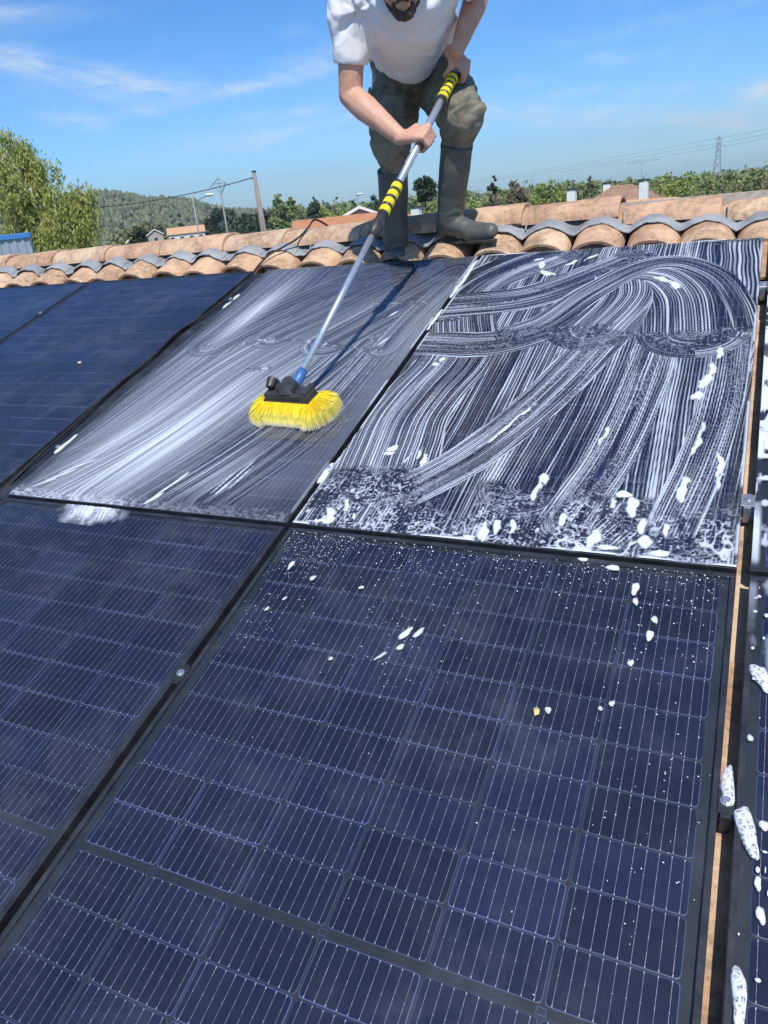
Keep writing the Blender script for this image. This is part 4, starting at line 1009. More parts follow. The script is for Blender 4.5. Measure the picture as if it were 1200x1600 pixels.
    # sleeves
    mb.cap(SH_L, SH_L.lerp(EL_L, .62), .080, .068); mb.cap(SH_L+V3((-.02, -.01, 0)), V3((-.400, 1.41, 1.262)), .073, .060); mb.cap(SH_L+V3((.04, 0, -.03)), V3((-.36, 1.43, 1.25)), .07, .055)
    mb.cap(SH_R, SH_R.lerp(EL_R, .60), .082, .072)
    cL = SH_L.lerp(EL_L, .66); dL = (EL_L-SH_L).normalized(); cR = SH_R.lerp(EL_R, .62); dR = (EL_R-SH_R).normalized()
    def sdisp(co, no):
        d = np.zeros(len(co))
        # drapery folds hanging from shoulder to hem and radiating from the armpits
        ax = co[:, 0]*.55+co[:, 1]*.75-co[:, 2]*.1; ac = co[:, 0]*.8-co[:, 1]*.45+co[:, 2]*.55
        warp = vnoise(ax*7, ac*7, 421)*1.6
        d += .010*(np.abs(vnoise(ac*16+warp, ax*4, 422)-.5)*2-.5)
        for apx in ((-.335, 1.45, 1.37), (.0, 1.52, 1.42)):
            v = co-np.array(apx); rr = np.linalg.norm(v, axis=1); ang = np.arctan2(v[:, 2], v[:, 0]+v[:, 1]*.3)
            d += .013*np.exp(-(rr/.17)**2)*(vnoise(np.sin(ang)*3.5+9, np.cos(ang)*3.5+rr*5, 423)-.5)*2
        d += .006*(vnoise(ax*9+3, ac*20+warp, 424)-.5)
        for p0, p1, am, wd in (((-.34, 1.40, 1.38), (-.30, 1.64, 1.24), .010, .016), ((-.33, 1.41, 1.35), (-.23, 1.70, 1.28), -.008, .014), ((-.31, 1.38, 1.40), (-.19, 1.72, 1.33), .010, .018), ((-.25, 1.33, 1.42), (-.10, 1.62, 1.38), .008, .02), ((-.02, 1.44, 1.40), (-.16, 1.74, 1.36), .009, .016),
                               ((-.37, 1.40, 1.44), (-.43, 1.38, 1.30), .010, .013), ((-.33, 1.37, 1.43), (-.40, 1.34, 1.29), -.009, .012), ((-.40, 1.42, 1.42), (-.46, 1.42, 1.33), .008, .012), ((-.22, 1.33, 1.47), (-.30, 1.40, 1.33), .008, .014)):
            a_, b_ = np.array(p0), np.array(p1); ab = b_-a_; t = np.clip((co-a_)@ab/(ab@ab), 0, 1); q = a_+t[:, None]*ab; q[:, 0] += .012*np.sin(t*5+p0[0]*40)
            dist = np.linalg.norm(co-q, axis=1); d += am*np.exp(-(dist/wd)**2)*np.sin(np.pi*np.clip(t, .02, .98))**.5 - am*.5*np.exp(-(dist/(wd*2.2))**2)
        out = co+no*d[:, None]
        # cut the sleeves to clean cuffs
        for c, dd, rad in ((cL, dL, .12), (cR, dR, .12)):
            c_, d_ = np.array(c), np.array(dd); t = (out-c_)@d_; lat = np.linalg.norm((out-c_)-t[:, None]*d_, axis=1)
            m = (t > 0) & (lat < rad) & (t < .12); out[m] -= (t[m]*.93)[:, None]*d_
        return out
    voxelise(mb, 'shirt', M_SHIRT, .0065, 7, .5, sdisp, man)
    # trousers
    mb = MB()
    mb.cap(HP_L+V3((.02, .0, .02)), HP_R+V3((-.02, 0, .02)), .118, .118); mb.cap(pelv+V3((-.06, -.01, .0)), pelv+V3((.07, .01, .02)), .128, .122)
    mb.cap(pelv, belly.lerp(pelv, .55), .135, .13)
    mb.cap(HP_L+V3((.0, -.01, -.01)), KN_L+V3((0, .01, .0)), .118, .083); mb.cap(KN_L+V3((0, 0, .03)), V3((-.384, 1.705, .905)), .083, .066); mb.cap(KN_L, V3((-.386, 1.712, .82)), .066, .048)
    mb.cap(HP_R+V3((.01, -.01, -.005)), KN_R+V3((-.02, .01, .02)), .128, .092); mb.cap(KN_R+V3((-.008, 0, .02)), V3((-.080, 1.70, .966)), .090, .077); mb.cap(KN_R+V3((-.03, .03, -.03)), V3((-.094, 1.715, .90)), .070, .048)
    def tdisp(co, no):
        d = np.zeros(len(co)); z = co[:, 2]
        warp = vnoise(co[:, 0]*11+co[:, 1]*7, z*9, 431)*2
        d += .012*(np.abs(vnoise(z*17+warp, co[:, 0]*5+co[:, 1]*4, 432)-.5)*2-.4)*sstep(1.22, 1.0, z)
        d += .012*(vnoise(z*26+warp*1.5, co[:, 0]*9, 433)-.5)+.007*(np.abs(vnoise(z*40-co[:, 0]*22+warp, co[:, 0]*12+co[:, 1]*9, 436)-.5)*2-.4)
        for c in (np.array(HP_L)+[.07, -.10, -.06], np.array(HP_R)+[-.03, -.11, -.07]):
            v = co-c; rr = np.linalg.norm(v, axis=1); ang = np.arctan2(v[:, 2], v[:, 0]); d += .012*np.exp(-(rr/.13)**2)*(vnoise(np.sin(ang)*3.5+9, np.cos(ang)*3.5+rr*5, 434)-.5)*2
        return co+no*d[:, None]
    voxelise(mb, 'trousers', M_TROU, .0065, 5, .5, tdisp, man)
    # cargo pocket with flap, and its buttons
    pk = MB()
    def pocket(c, out, dn, w, h):
        out = out.normalized(); dn = (dn-out*dn.dot(out)).normalized(); sd_ = dn.cross(out).normalized()
        M = Matrix((sd_, dn, out)).transposed().to_4x4(); M.translation = c
        pk.box(-w, w, -h, h, -.03, .010, M=M, bev=.006); pk.box(-w-.004, w+.004, -h-.012, -h+.045, .0105, .020, M=M, bev=.005)
        return M
    Mp = pocket(V3((-.492, 1.79, 1.09)), V3((-.80, -.55, .1)), V3((.1, -.25, -1)), .055, .075)
    o = voxelise(pk, 'cargo_pocket', M_TROU, .004, 2, .5, None, man)
    bt = MB(); bt.tube([Mp @ V3((.02, -.045, .019)), Mp @ V3((.02, -.045, .024))], .007, 10); bt.tube([Mp @ V3((-.03, -.045, .019)), Mp @ V3((-.03, -.045, .024))], .007, 10)
    o = bt.build('pocket_buttons', M_DARKM, man); o.matrix_parent_inverse = Matrix.Translation(-man.location)
    # cloth pouch sticking out behind the hip
    pc = MB(); pc.cap((-.185, 1.99, 1.33), (-.165, 1.97, 1.275), .032, .028); pc.cap((-.17, 1.96, 1.29), (-.145, 1.94, 1.235), .024, .020)
    voxelise(pc, 'pouch', simple('khaki_cloth', (.24, .22, .10), .9, var=.5, nscale=28), .004, 2, .5, lambda co, no: co+no*((n3(co, 50, 441)-.5)*.012)[:, None], man)
    # boots: shaft + foot, open rim, sole
    for (top, kn, an, toe, heel) in ((V3((-.382, 1.705, .858)), None, ANK_L, V3((-.395, 1.722, .505)), V3((-.452, 1.850, .512))),
                                     (V3((-.090, 1.705, .925)), None, ANK_R, V3((.034, 1.722, .577)), V3((-.212, 1.832, .572)))):
        b = MB(); ax = (an-top).normalized()
        b.tube([top-ax*.004, top+ax*.012, top+ax*.02, top.lerp(an, .3), top.lerp(an, .62)+V3((-.004, .004, 0)), top.lerp(an, .86), an+V3((0, 0, -.01))], [.0665, .0665, .064, .0645, .060, .0575, .055], 28)
        b.cap(an+V3((0, 0, .01)), heel+V3((0, 0, .018)), .054, .036); b.cap(an+V3((0, 0, -.01)), heel.lerp(toe, .5)+V3((0, 0, .024)), .052, .042); b.cap(heel.lerp(toe, .4)+V3((0, 0, .018)), toe+V3((0, 0, .010)), .042, .030)
        sd_ = (toe-heel).cross(V3((0, 0, 1))).normalized(); b.cap(heel.lerp(toe, .6)+sd_*.014+V3((0, 0, .004)), toe+sd_*.006+V3((0, 0, .004)), .034, .028)
        zc = min(toe.z, heel.z)-.022
        def bdisp(co, no, top=top, an=an, ax=ax, zc=zc):
            c_ = np.array(an); t = (co-np.array(top))@np.array(ax)
            d = .0045*(np.abs(vnoise(co[:, 2]*30+vnoise(co[:, 0]*20, co[:, 1]*20, 451)*2, co[:, 0]*8, 452)-.5)*2-.3)*sstep(.08, .22, t)
            out = co+no*d[:, None]; out[:, 2] = np.maximum(out[:, 2], zc); return out
        o = voxelise(b, 'boot', M_BOOT, .0055, 3, .5, bdisp, man)
        s = MB(); hd = (toe-heel).normalized(); ring = []; L = (toe-heel).length
        for zz, g in ((zc-.008, .0), (zc-.006, .002), (zc+.003, .003), (zc+.006, .0)):
            for k in range(36):
                t = 2*math.pi*k/36; c = .5+.5*math.cos(t); wd = (.031+.007*c-(.006 if abs(c-.42) < .16 else 0)+g)
                p = heel.lerp(toe, .5)+hd*math.cos(t)*(L/2+.024+g)+sd_*math.sin(t)*wd; p.z = zz; ring.append(p)
        fs = [(i*36+k, i*36+(k+1) % 36, (i+1)*36+(k+1) % 36, (i+1)*36+k) for i in range(3) for k in range(36)]+[tuple(range(36))[::-1], tuple(108+k for k in range(36))]
        s.add(ring, fs); so_ = s.build('boot_sole', M_SOLE, o); so_.matrix_parent_inverse = (Matrix.Translation(man.location)).inverted()
        so_.parent = o; so_.matrix_parent_inverse = Matrix.Translation(-man.location) @ Matrix.Identity(4)
        so_.matrix_parent_inverse = Matrix.Identity(4)
build_man()

# ---------------------------------------------------------------- pole and brush
def build_brush():
    Ltot = (POLE_H-POLE_B).length
    def at(t): return POLE_B+PD*(Ltot*t)
    root = empty('telescopic_brush', (-.235, .47, .14)); tag(root, 'yellow bristled wash brush on a long telescopic silver pole held by the man', 'brush')
    inv = Matrix.Translation(-root.location)
    M_Y = simple('yellow_foam_grip', (.78, .62, .01), .7, var=.12, nscale=60)
    M_BK = simple('black_plastic', (.040, .040, .043), .45, var=.3, nscale=40, bump=.25)
    M_BL = simple('blue_plastic', (.05, .16, .42), .4)
    M_POLE = simple('brushed_aluminium_tube', (.66, .69, .74), .32, .75, var=.08, nscale=30, bump=.05)
    def pt(mb, name, mat, smooth=True):
        o = mb.build(name, mat, root, smooth); o.matrix_parent_inverse = inv; return o
    mb = MB(); mb.tube([at(-.005), at(.64)], .0105, 20); pt(mb, 'inner_tube', M_POLE)
    mb = MB(); mb.tube([at(.64), at(1.40)], .0135, 20); pt(mb, 'outer_tube', M_POLE)
    mb = MB(); mb.tube([at(t) for t in (.555, .558, .575, .60, .612, .615, .655)], [.014, .0185, .023, .024, .022, .018, .0165], 24); 
    for k in range(12):
        a = 2*math.pi*k/12; q = PD.orthogonal().normalized(); w = PD.cross(q); d = q*math.cos(a)+w*math.sin(a); mb.tube([at(.566)+d*.019, at(.602)+d*.0235], .0028, 6)
    pt(mb, 'locking_collar', M_BK)
    def grip(t0, n, step):
        b = MB(); b.tube([at(t0-.012), at(t0+n*step+.004)], .0185, 20)
        pt(b, 'grip_sleeve', M_BK)
        y = MB()
        for k in range(n):
            c = t0+step*(k+.5); pts = []; rr = []
            for q in range(9):
                s = q/8*2-1; pts.append(at(c+s*step*.37)); rr.append(.0172+.0040*math.sqrt(max(0, 1-s*s)))
            y.tube(pts, rr, 24)
        pt(y, 'grip_bumps', M_Y)
    grip(.648, 4, .0335); grip(1.185, 5, .0235)
    mb = MB(); mb.tube([at(-.045), at(.015), at(.032)], [.0165, .0165, .0145], 20); pt(mb, 'blue_collar', M_BL)
    # head, local frame: x to the right, y up-slope, z off the glass
    BM = PM(-.247, .516, 0, math.radians(-4)) @ Matrix.Diagonal((.90, .84, .98, 1)); BMi = BM
    def T(p): return BM @ V3(p)
    hb = MB()
    blk = Matrix(BM)
    hb.box(-.088, .088, -.036, .034, .070, .092, M=blk, bev=.004)
    hb.box(-.094, .094, -.040, .038, .062, .0698, M=blk)
    hb.box(-.088, -.054, .000, .034, .092, .112, M=blk, bev=.008); hb.box(.070, .088, -.034, .034, .092, .106, M=blk, bev=.006)
    for s in (-1,): hb.tube([T((-.070, .030, .098)), T((-.070, .010, .116)), T((-.068, -.014, .104))], [.015, .017, .013], 14)
    hb.tube([T((.0, .0, .088)), T((-.001, .004, .112))], [.036, .026], 20); hb.tube([T((-.036, -.006, .100)), T((.036, -.006, .100))], .0155, 14)
    so_ = T((.0, .006, .112)); hb.tube([so_, at(-.03)], [.0235, .0185], 18)
    hb.tube([T((-.02, -.037, .086)), T((.06, -.037, .086))], .003, 8)
    pt(hb, 'brush_block', M_BK, False)
    # bristles: tufts of fine filaments flaring outwards
    r2 = np.random.RandomState(3); Vs = []; Fs = []; Cs = []
    def tuft(bx, by, dx, dy, dz_end, nf, spread, L):
        base = np.array([bx, by, .064])
        d = np.array([dx, dy, dz_end]); d /= np.linalg.norm(d)
        for _ in range(nf):
            b0 = base+r2.normal(0, .0018, 3)*[1, 1, 0]; dd = d+r2.normal(0, spread, 3); dd /= np.linalg.norm(dd); L_ = L*(1+r2.normal(0, .05))
            # filament bends down towards the glass
            p1 = b0+dd*L_*.5+[0, 0, .004]; p2 = b0+dd*L_*.9; p2[2] = max(p2[2], .024+abs(r2.normal(0, .003))); hz = dd*[1, 1, 0]
            p3 = p2+hz*.007; p3[2] = .002+abs(r2.normal(0, .002))
            wv = np.cross(dd, [0, 0, 1.0]); wv = wv/max(np.linalg.norm(wv), 1e-3); w = .00062
            n = len(Vs); up = np.array([0, 0, .0012]); ou = hz*.0012
            Vs.extend([b0-wv*w, b0+wv*w, b0+up, p1-wv*w, p1+wv*w, p1+up, p2-wv*w*1.2, p2+wv*w*1.2, p2+up, p3-wv*w*1.2, p3+wv*w*1.2, p3+ou])
            for q in (0, 3, 6): Fs.extend([(n+q, n+q+1, n+q+4, n+q+3), (n+q+1, n+q+2, n+q+5, n+q+4), (n+q+2, n+q, n+q+3, n+q+5)])
            Cs.extend([0, 0, 0, .4, .4, .4, .8, .8, .8, 1, 1, 1])
    # front/back rows and rounded ends
    for k in range(23):
        x = -.085+.170*k/22
        for (lev, out_, dz) in ((0, 1.0, -.62), (1, .62, -.9), (2, .25, -1.0)):
            tuft(x, -.037+lev*.012, x*1.6, -out_, dz, 40, .055, .060 if lev == 0 else .054)
            tuft(x, .036-lev*.012, x*1.6, out_, dz, 18, .055, .060 if lev == 0 else .054)
        if k in (0, 22): pass
    for s in (-1, 1):
        for k in range(13):
            a = math.radians(-90+180*k/12)
            for (rr, out_, dz, L) in ((.006, 1.0, -.42, .080), (.0, .8, -.75, .070), (-.006, .45, -.95, .058)):
                tuft(s*(.086+rr*math.cos(a)), (.034+rr*.3)*math.sin(a), s*out_*(math.cos(a)+.12), out_*math.sin(a)*.75, dz, 44, .075, L)
    V = np.array(Vs); Fq = np.array(Fs)
    o = np_mesh('bristles', V, Fq, None or bpy.data.materials.new('tmp'), False)
    o.data.materials.clear()
    t = NT('yellow_bristles'); at_ = t.n('ShaderNodeAttribute'); at_.attribute_name = 'tip'; v = t.coord('Object', rnd_off=False); n = t.noise(v, 45, 4, .7)
    tip = t.math('MULTIPLY_ADD', t.math('SUBTRACT', n, .5), .5, at_.outputs['Fac'])
    sp = t.n('ShaderNodeSeparateXYZ'); t.L(v, sp.inputs[0]); lowz_ = t.math('SUBTRACT', 1.5, t.math('MULTIPLY', sp.outputs[2], 70), clamp=True)
    c = t.ramp(tip, [(.0, (.80, .54, .01)), (.55, (.90, .72, .03)), (.95, (.92, .82, .22))]); c = t.mix(t.math('MULTIPLY', lowz_, .9), c, (.62, .60, .48))
    o.data.materials.append(t.done(t.pbr(c, .6, 0, None, .3))); a = o.data.attributes.new('tip', 'FLOAT', 'POINT'); a.data.foreach_set('value', np.array(Cs, np.float32))
    o.matrix_world = BM; o.parent = root; o.matrix_parent_inverse = inv; o['kind'] = 'stuff'
    # dense inner core of bristle mass so the tufts read as full
    core = MB(); seg = 40
    for (rz, ex, ey) in ((.063, .086, .032), (.045, .108, .050), (.020, .128, .062), (.005, .130, .064), (.002, .12, .056)):
        for k in range(seg):
            tt = 2*math.pi*k/seg; cx = math.copysign(abs(math.cos(tt))**.6, math.cos(tt)); sy = math.copysign(abs(math.sin(tt))**.8, math.sin(tt)); core.v.append((cx*ex, sy*ey, rz))
    core.f = [(i*seg+k, i*seg+(k+1) % seg, (i+1)*seg+(k+1) % seg, (i+1)*seg+k) for i in range(4) for k in range(seg)]; core.mi = [0]*len(core.f)
    oc = core.build('bristle_core', simple('bristle_core_yellow', (.70, .46, .01), .8, var=.4, nscale=120, bump=1.0, bdist=.006), root, True, M=BM); oc.matrix_parent_inverse = inv
build_brush()

# ---------------------------------------------------------------- landscape
def bg(ax, el, D):   # point D metres ahead (towards +y) at horizontal bearing slope ax and vertical slope el seen from the roof
    return V3((CAM.x+ax*D, CAM.y+D, CAM.z+el*D))
def gz(x, y): return float(ground_h(np.array([x], float), np.array([y], float))[0])
def mat_leaf(name, a, b, c3, trans=.25):
    t = NT(name); v = t.coord('Object', rnd_off=True); ge = t.n('ShaderNodeNewGeometry')
    n = t.noise(v, .9, 4, .7)
    f = t.math('MULTIPLY_ADD', ge.outputs['Random Per Island'], .55, t.math('MULTIPLY', n, .5))
    c = t.ramp(f, [(.25, a), (.5, b), (.8, c3)])
    d = t.pbr(c, .7, 0, None, .25); tr = t.n('ShaderNodeBsdfTranslucent'); t.L(c, tr.inputs[0]); mx = t.n('ShaderNodeMixShader'); mx.inputs[0].default_value = trans
    t.L(d, mx.inputs[1]); t.L(tr.outputs[0], mx.inputs[2]); return t.done(mx.outputs[0])
L_SPR = mat_leaf('spring_leaves', (.15, .21, .04), (.27, .33, .07), (.38, .42, .14), .3)
L_MID = mat_leaf('mid_leaves', (.11, .16, .05), (.20, .25, .08), (.32, .34, .14))
L_DRK = mat_leaf('conifer_needles', (.022, .042, .022), (.040, .070, .036), (.07, .10, .055), .1)
L_OLV = mat_leaf('olive_leaves', (.12, .14, .05), (.20, .22, .085), (.30, .30, .15))
L_HILL = mat_leaf('hill_wood_leaves', (.08, .105, .045), (.14, .165, .075), (.21, .215, .12), .1)
L_BARE = mat_leaf('budding_twigs', (.12, .10, .07), (.17, .145, .10), (.22, .20, .12), .1)
M_BARK = simple('bark', (.10, .08, .06), .9, nscale=9)
M_BIRCH = simple('pale_bark', (.50, .47, .40), .8, var=.35, nscale=6)
def leaf_cloud(blobs, n, size, seed, shell=.55, droop=0.0, elong=1.0):
    """leaf quads spread through ellipsoids (x,y,z,rx,ry,rz)"""
    r = np.random.RandomState(seed); B = np.array(blobs, float); vol = B[:, 3]*B[:, 4]*B[:, 5]; vol = vol**(2/3); idx = r.choice(len(B), n, p=vol/vol.sum())
    d = r.normal(0, 1, (n, 3)); d /= np.linalg.norm(d, axis=1)[:, None]; rad = (shell+(1-shell)*r.rand(n))**1; rad *= (1+.22*r.normal(0, 1, n)*.6)
    C_ = B[idx, :3]+d*rad[:, None]*B[idx, 3:]
    if droop: C_[:, 2] -= droop*r.rand(n)**2
    a = r.normal(0, 1, (n, 3)); a /= np.linalg.norm(a, axis=1)[:, None]
    if elong > 1: a[:, 2] -= 1.2; a /= np.linalg.norm(a, axis=1)[:, None]
    tg = d*.7+np.array([.15, -.25, .75])+r.normal(0, .55, (n, 3)); b = np.cross(tg, a); b /= np.maximum(np.linalg.norm(b, axis=1), 1e-6)[:, None]
    s = size*(.6+.8*r.rand(n))[:, None]
    V = np.stack([C_-a*s*elong-b*s*.2, C_-b*s*.55, C_+a*s*elong, C_+b*s*.55], 1).reshape(-1, 3); F = np.arange(n*4).reshape(-1, 4)
    return V, F
def crown_blobs(h0, h1, rad, n, r, conic=0.0, flat=1.0):
    out = []
    for k in range(n):
        s = r.random(); z = h0+(h1-h0)*s; env = (1-conic*s)*(math.sin(math.pi*min(1, (.18+s*.80)))**.6 if conic < .5 else 1)
        rr = rad*env*math.sqrt(r.random())*.85; t = r.uniform(0, 6.283); b = rad*env*r.uniform(.28, .48)
        out.append((rr*math.cos(t), rr*math.sin(t), z, b, b, b*flat*.8))
    return out
def tree(name, ax, el, D, width, label, cat='tree', mat=L_MID, group=None, n=2600, size=.14, conic=0.0, nb=26, seed=1, base=.18, trunk_mat=None, trunk_r=None, limbs=6, el_base=None, leaf_elong=1.0, kids=('trunk', 'crown')):
    top = bg(ax, el, D); z0 = gz(top.x, top.y) if el_base is None else bg(ax, el_base, D).z
    H = max(top.z-z0, 1.5); r = random.Random(seed); root = empty(name, (top.x, top.y, z0)); tag(root, label, cat, group)
    tr = trunk_r or H*.02; mb = MB(); mb.tube([(0, 0, -.3), (.05*H*.1, 0, H*.35), (0, .02*H, H*.85)], [tr*1.2, tr*.85, tr*.25], 8)
    for k in range(limbs):
        t = r.uniform(0, 6.28); z = H*r.uniform(.25, .7); L = width*.42*(1-conic*z/H); mb.tube([(0, 0, z), (L*.5*math.cos(t), L*.5*math.sin(t), z+L*.35), (L*math.cos(t), L*math.sin(t), z+L*.8)], [tr*.4, tr*.25, tr*.08], 5)
    mb.build(kids[0], trunk_mat or M_BARK, root, True)
    bl = crown_blobs(H*base, H*(.93 if conic > .5 else .99), width/2, nb, r, conic); V, F = leaf_cloud(bl, n, size, seed, elong=leaf_elong); np_mesh(kids[1], V, F, mat, False, root)
    return root
# hill forest: one mass of tree crowns
def woodland(name, label, pts, mat, seed):
    r = np.random.RandomState(seed); Vs = []; Fs = []; base = 0
    # unit lumpy crown of small leaf clumps
    t = (1+5**.5)/2; ico = np.array([(-1, t, 0), (1, t, 0), (-1, -t, 0), (1, -t, 0), (0, -1, t), (0, 1, t), (0, -1, -t), (0, 1, -t), (t, 0, -1), (t, 0, 1), (-t, 0, -1), (-t, 0, 1)])/math.hypot(1, t)
    icf = np.array([(0, 11, 5), (0, 5, 1), (0, 1, 7), (0, 7, 10), (0, 10, 11), (1, 5, 9), (5, 11, 4), (11, 10, 2), (10, 7, 6), (7, 1, 8), (3, 9, 4), (3, 4, 2), (3, 2, 6), (3, 6, 8), (3, 8, 9), (4, 9, 5), (2, 4, 11), (6, 2, 10), (8, 6, 7), (9, 8, 1)])
    for (x, y, z, s, h) in pts:
        for k in range(3):
            o = r.normal(0, .34, 3)*[s, s, h*.5]; sc_ = np.array([s, s, h])*r.uniform(.42, .72)
            v = ico*(1+.28*r.normal(0, 1, (12, 1)))*sc_+o+[x, y, z+h*.6]; Vs.append(v); Fs.append(icf+base); base += 12
    V = np.concatenate(Vs); F = np.concatenate(Fs); o = np_mesh(name, V, F, mat, False); tag(o, label, 'woodland', kind='stuff'); return o
def hill_wood():
    r = np.random.RandomState(8); pts = []
    while len(pts) < 5600:
        az = math.radians(r.uniform(-56, -24)); d = 430+ (1080-430)*r.rand()**.8; x = 1.04+d*math.sin(az); y = -1.5+d*math.cos(az); 
        s = r.uniform(2.0, 4.4); pts.append((x, y, gz(x, y), s, r.uniform(3, 6)))
    woodland('hill_woodland', 'hazy green woodland covering the low hill on the left horizon', pts, L_HILL, 9)
    pts = []
    for _ in range(900):
        az = math.radians(r.uniform(-31, 6)); d = r.uniform(230, 420); x = 1.04+d*math.sin(az); y = -1.5+d*math.cos(az); z = gz(x, y)
        top = CAM.z+ d*math.cos(az)*(np.interp(math.degrees(az), [-32, -27, -20, -14, -7, 0, 6], [.006, .004, .002, .000, -.005, -.006, -.006])) + r.uniform(-2.5, .8)
        h = max(2.0, (top-z)/1.5); pts.append((x, y, z, r.uniform(2.2, 4.2), h))
    bl = []
    for (x, y, z, s, h) in pts:
        for k in range(3): bl.append((x+r.uniform(-1, 1)*s*.6, y, z+h*r.uniform(.5, 1.15), s*.75, s*.75, h*.30))
    V, F = leaf_cloud(bl, 62000, .75, 12, shell=.5); o = np_mesh('far_treeline', V, F, L_MID, False); tag(o, 'distant belt of mixed green trees along the horizon behind the man', 'woodland', kind='stuff')
hill_wood()
def birch():
    c = bg(-1.105, 0, 27); z0 = gz(c.x, c.y); root = empty('birch_tree', (c.x, c.y, z0)); tag(root, 'tall pale green birch with white drooping branches at the left edge', 'tree')
    r = random.Random(21); mb = MB(); base = -z0+CAM.z
    tips = []
    for k in range(15):
        x0 = r.uniform(-1.2, 1.6); lean = r.uniform(-.9, .55); h = base+r.uniform(.8, 4.4)-max(0, x0+lean)*.55; y0 = r.uniform(-1, 1)
        pts = [V3((x0*.4, y0*.4, 0)), V3((x0*.8, y0*.7, h*.4)), V3((x0+lean*.5+r.uniform(-.3, .3), y0, h*.7)), V3((x0+lean+r.uniform(-.2, .2), y0*1.2, h)), V3((x0+lean*1.5, y0*1.3, h-.7))]
        pp = smooth_path(pts, 4); mb.tube(pp, [.085*(1-i/(len(pp)))+.014 for i in range(len(pp))], 6); tips += pp[6:]
        for q in range(5):
            b = pp[r.randrange(7, len(pp)-1)]; t = r.uniform(0, 6.28); L = r.uniform(.5, 1.2)
            tw = [b, b+V3((math.cos(t)*L*.5, math.sin(t)*L*.5, .25)), b+V3((math.cos(t)*L, math.sin(t)*L, -.15))]; mb.tube(tw, [.022, .014, .008], 5); tips.append(tw[2])
    mb.build('trunk', M_BIRCH, root, True)
    bl = []
    for p in tips:
        if r.random() < .8: bl.append((p.x+r.uniform(-.3, .3), p.y+r.uniform(-.3, .3), p.z-.1, .45, .45, .5))
    for _ in range(40): bl.append((r.uniform(-3.8, 2.7), r.uniform(-1, 1.5), base+r.uniform(-1.3, .9), .65, .6, .75))
    for _ in range(30): q = r.uniform(-3.6, 1.6); bl.append((q, r.uniform(-1, 1.5), base+r.uniform(.4, 3.6)-max(0, q)*.75, .5, .5, .7))
    for _ in range(20): bl.append((r.uniform(-3.2, 2.5), r.uniform(0, 1.5), base+r.uniform(-2.6, -.6), .7, .6, .7))
    V, F = leaf_cloud(bl, 52000, .056, 22, shell=.2, droop=.9, elong=1.8); np_mesh('crown', V, F, mat_leaf('birch_leaves', (.22, .27, .06), (.37, .41, .10), (.50, .52, .20), .4), False, root)
birch()
# conifers and single trees
tree('spruce_tree', -.5714, .0150, 140, 6.0, 'dark conical spruce left of the red gable roof', mat=L_DRK, conic=.9, n=4200, size=.28, nb=46, seed=31, base=.05, el_base=-.03)
tree('cypress_tree', -.8114, .0140, 190, 3.6, 'slim dark cypress rising behind the small orange roofs', mat=L_DRK, conic=.75, n=1500, size=.4, nb=22, seed=32, base=.05)
tree('cypress_tree', -.5095, .0080, 150, 3.2, 'small dark pointed cypress just left of the gable peak', mat=L_DRK, conic=.85, n=1500, size=.34, nb=24, seed=33, base=.05)
tree('cedar_tree', -.6282, .0250, 150, 10, 'blue green cedar with ragged top right of the wooden pole', mat=L_MID, conic=.8, n=3600, size=.4, nb=34, seed=34, base=.1)
tree('cedar_tree', -.6095, .0210, 160, 8, 'slighter blue green cedar next to the ragged one', mat=L_MID, conic=.85, n=2600, size=.4, nb=30, seed=35, base=.1)
tree('pine_tree', -.4826, .0120, 120, 6.2, 'broad grey green pine between the man and the gable roof', mat=L_DRK, conic=.6, n=1900, size=.3, nb=16, seed=36, base=.3)
tree('fir_tree', -.4030, .0240, 90, 3.3, 'dark fir seen between the legs of the man', mat=L_DRK, conic=.25, n=4200, size=.15, nb=26, seed=37, base=.45, el_base=-.03)
tree('fir_tree', -.3101, .0200, 80, 2.6, 'dark pointed fir right of the right boot', mat=L_DRK, conic=.7, n=3600, size=.14, nb=40, seed=38, base=.05)
tree('bare_tree', -.2870, .0075, 70, 4.4, 'leafless grey tree next to the dark fir', mat=L_BARE, conic=.2, n=2200, size=.10, nb=18, seed=39, base=.25, limbs=16, leaf_elong=3.0, kids=('trunk', 'twigs'))
tree('bare_tree', -.315, .0015, 66, 3.6, 'lower bare shrubby tree left of the dark fir', mat=L_BARE, conic=.2, n=1500, size=.09, nb=14, seed=40, base=.25, limbs=14, leaf_elong=3.0, kids=('trunk', 'twigs'))
tree('round_tree', -.3880, -.0165, 60, 3.2, 'yellow green bush beside the white chimney block', mat=L_SPR, n=2600, size=.11, nb=20, seed=41, base=.1)
tree('dark_pine', -.735, .0100, 210, 16, 'broad dark pine behind the double concrete pole', mat=L_DRK, n=3200, size=.65, nb=26, seed=42, base=.15)
tree('dark_pine', -.690, -.0010, 170, 13, 'dark evergreen mass below the wooden pole', mat=L_DRK, n=3400, size=.5, nb=28, seed=43, base=.05)
tree('dark_pine', -.662, .0045, 165, 9, 'dark blue green evergreen directly behind the wooden pole', mat=L_DRK, n=2600, size=.45, nb=24, seed=44, base=.05)
tree('round_tree', -.895, .0000, 230, 22, 'big olive green tree behind the small roofs at left', mat=L_OLV, n=3600, size=.8, nb=26, seed=45, base=.1)
tree('round_tree', -.905, -.0110, 60, 2.5, 'small dark round bush in front of the small roofs', mat=L_DRK, n=1700, size=.14, nb=14, seed=46, base=.05, el_base=-.03)
tree('round_tree', -.925, -.0040, 45, 1.3, 'bright green slender young tree left of the dark round bush', mat=L_SPR, n=1100, size=.07, nb=14, seed=47, base=.3)
tree('round_tree', -.965, -.0065, 42, 2.4, 'light green bush right of the birch', mat=L_SPR, n=1600, size=.09, nb=16, seed=48, base=.1)
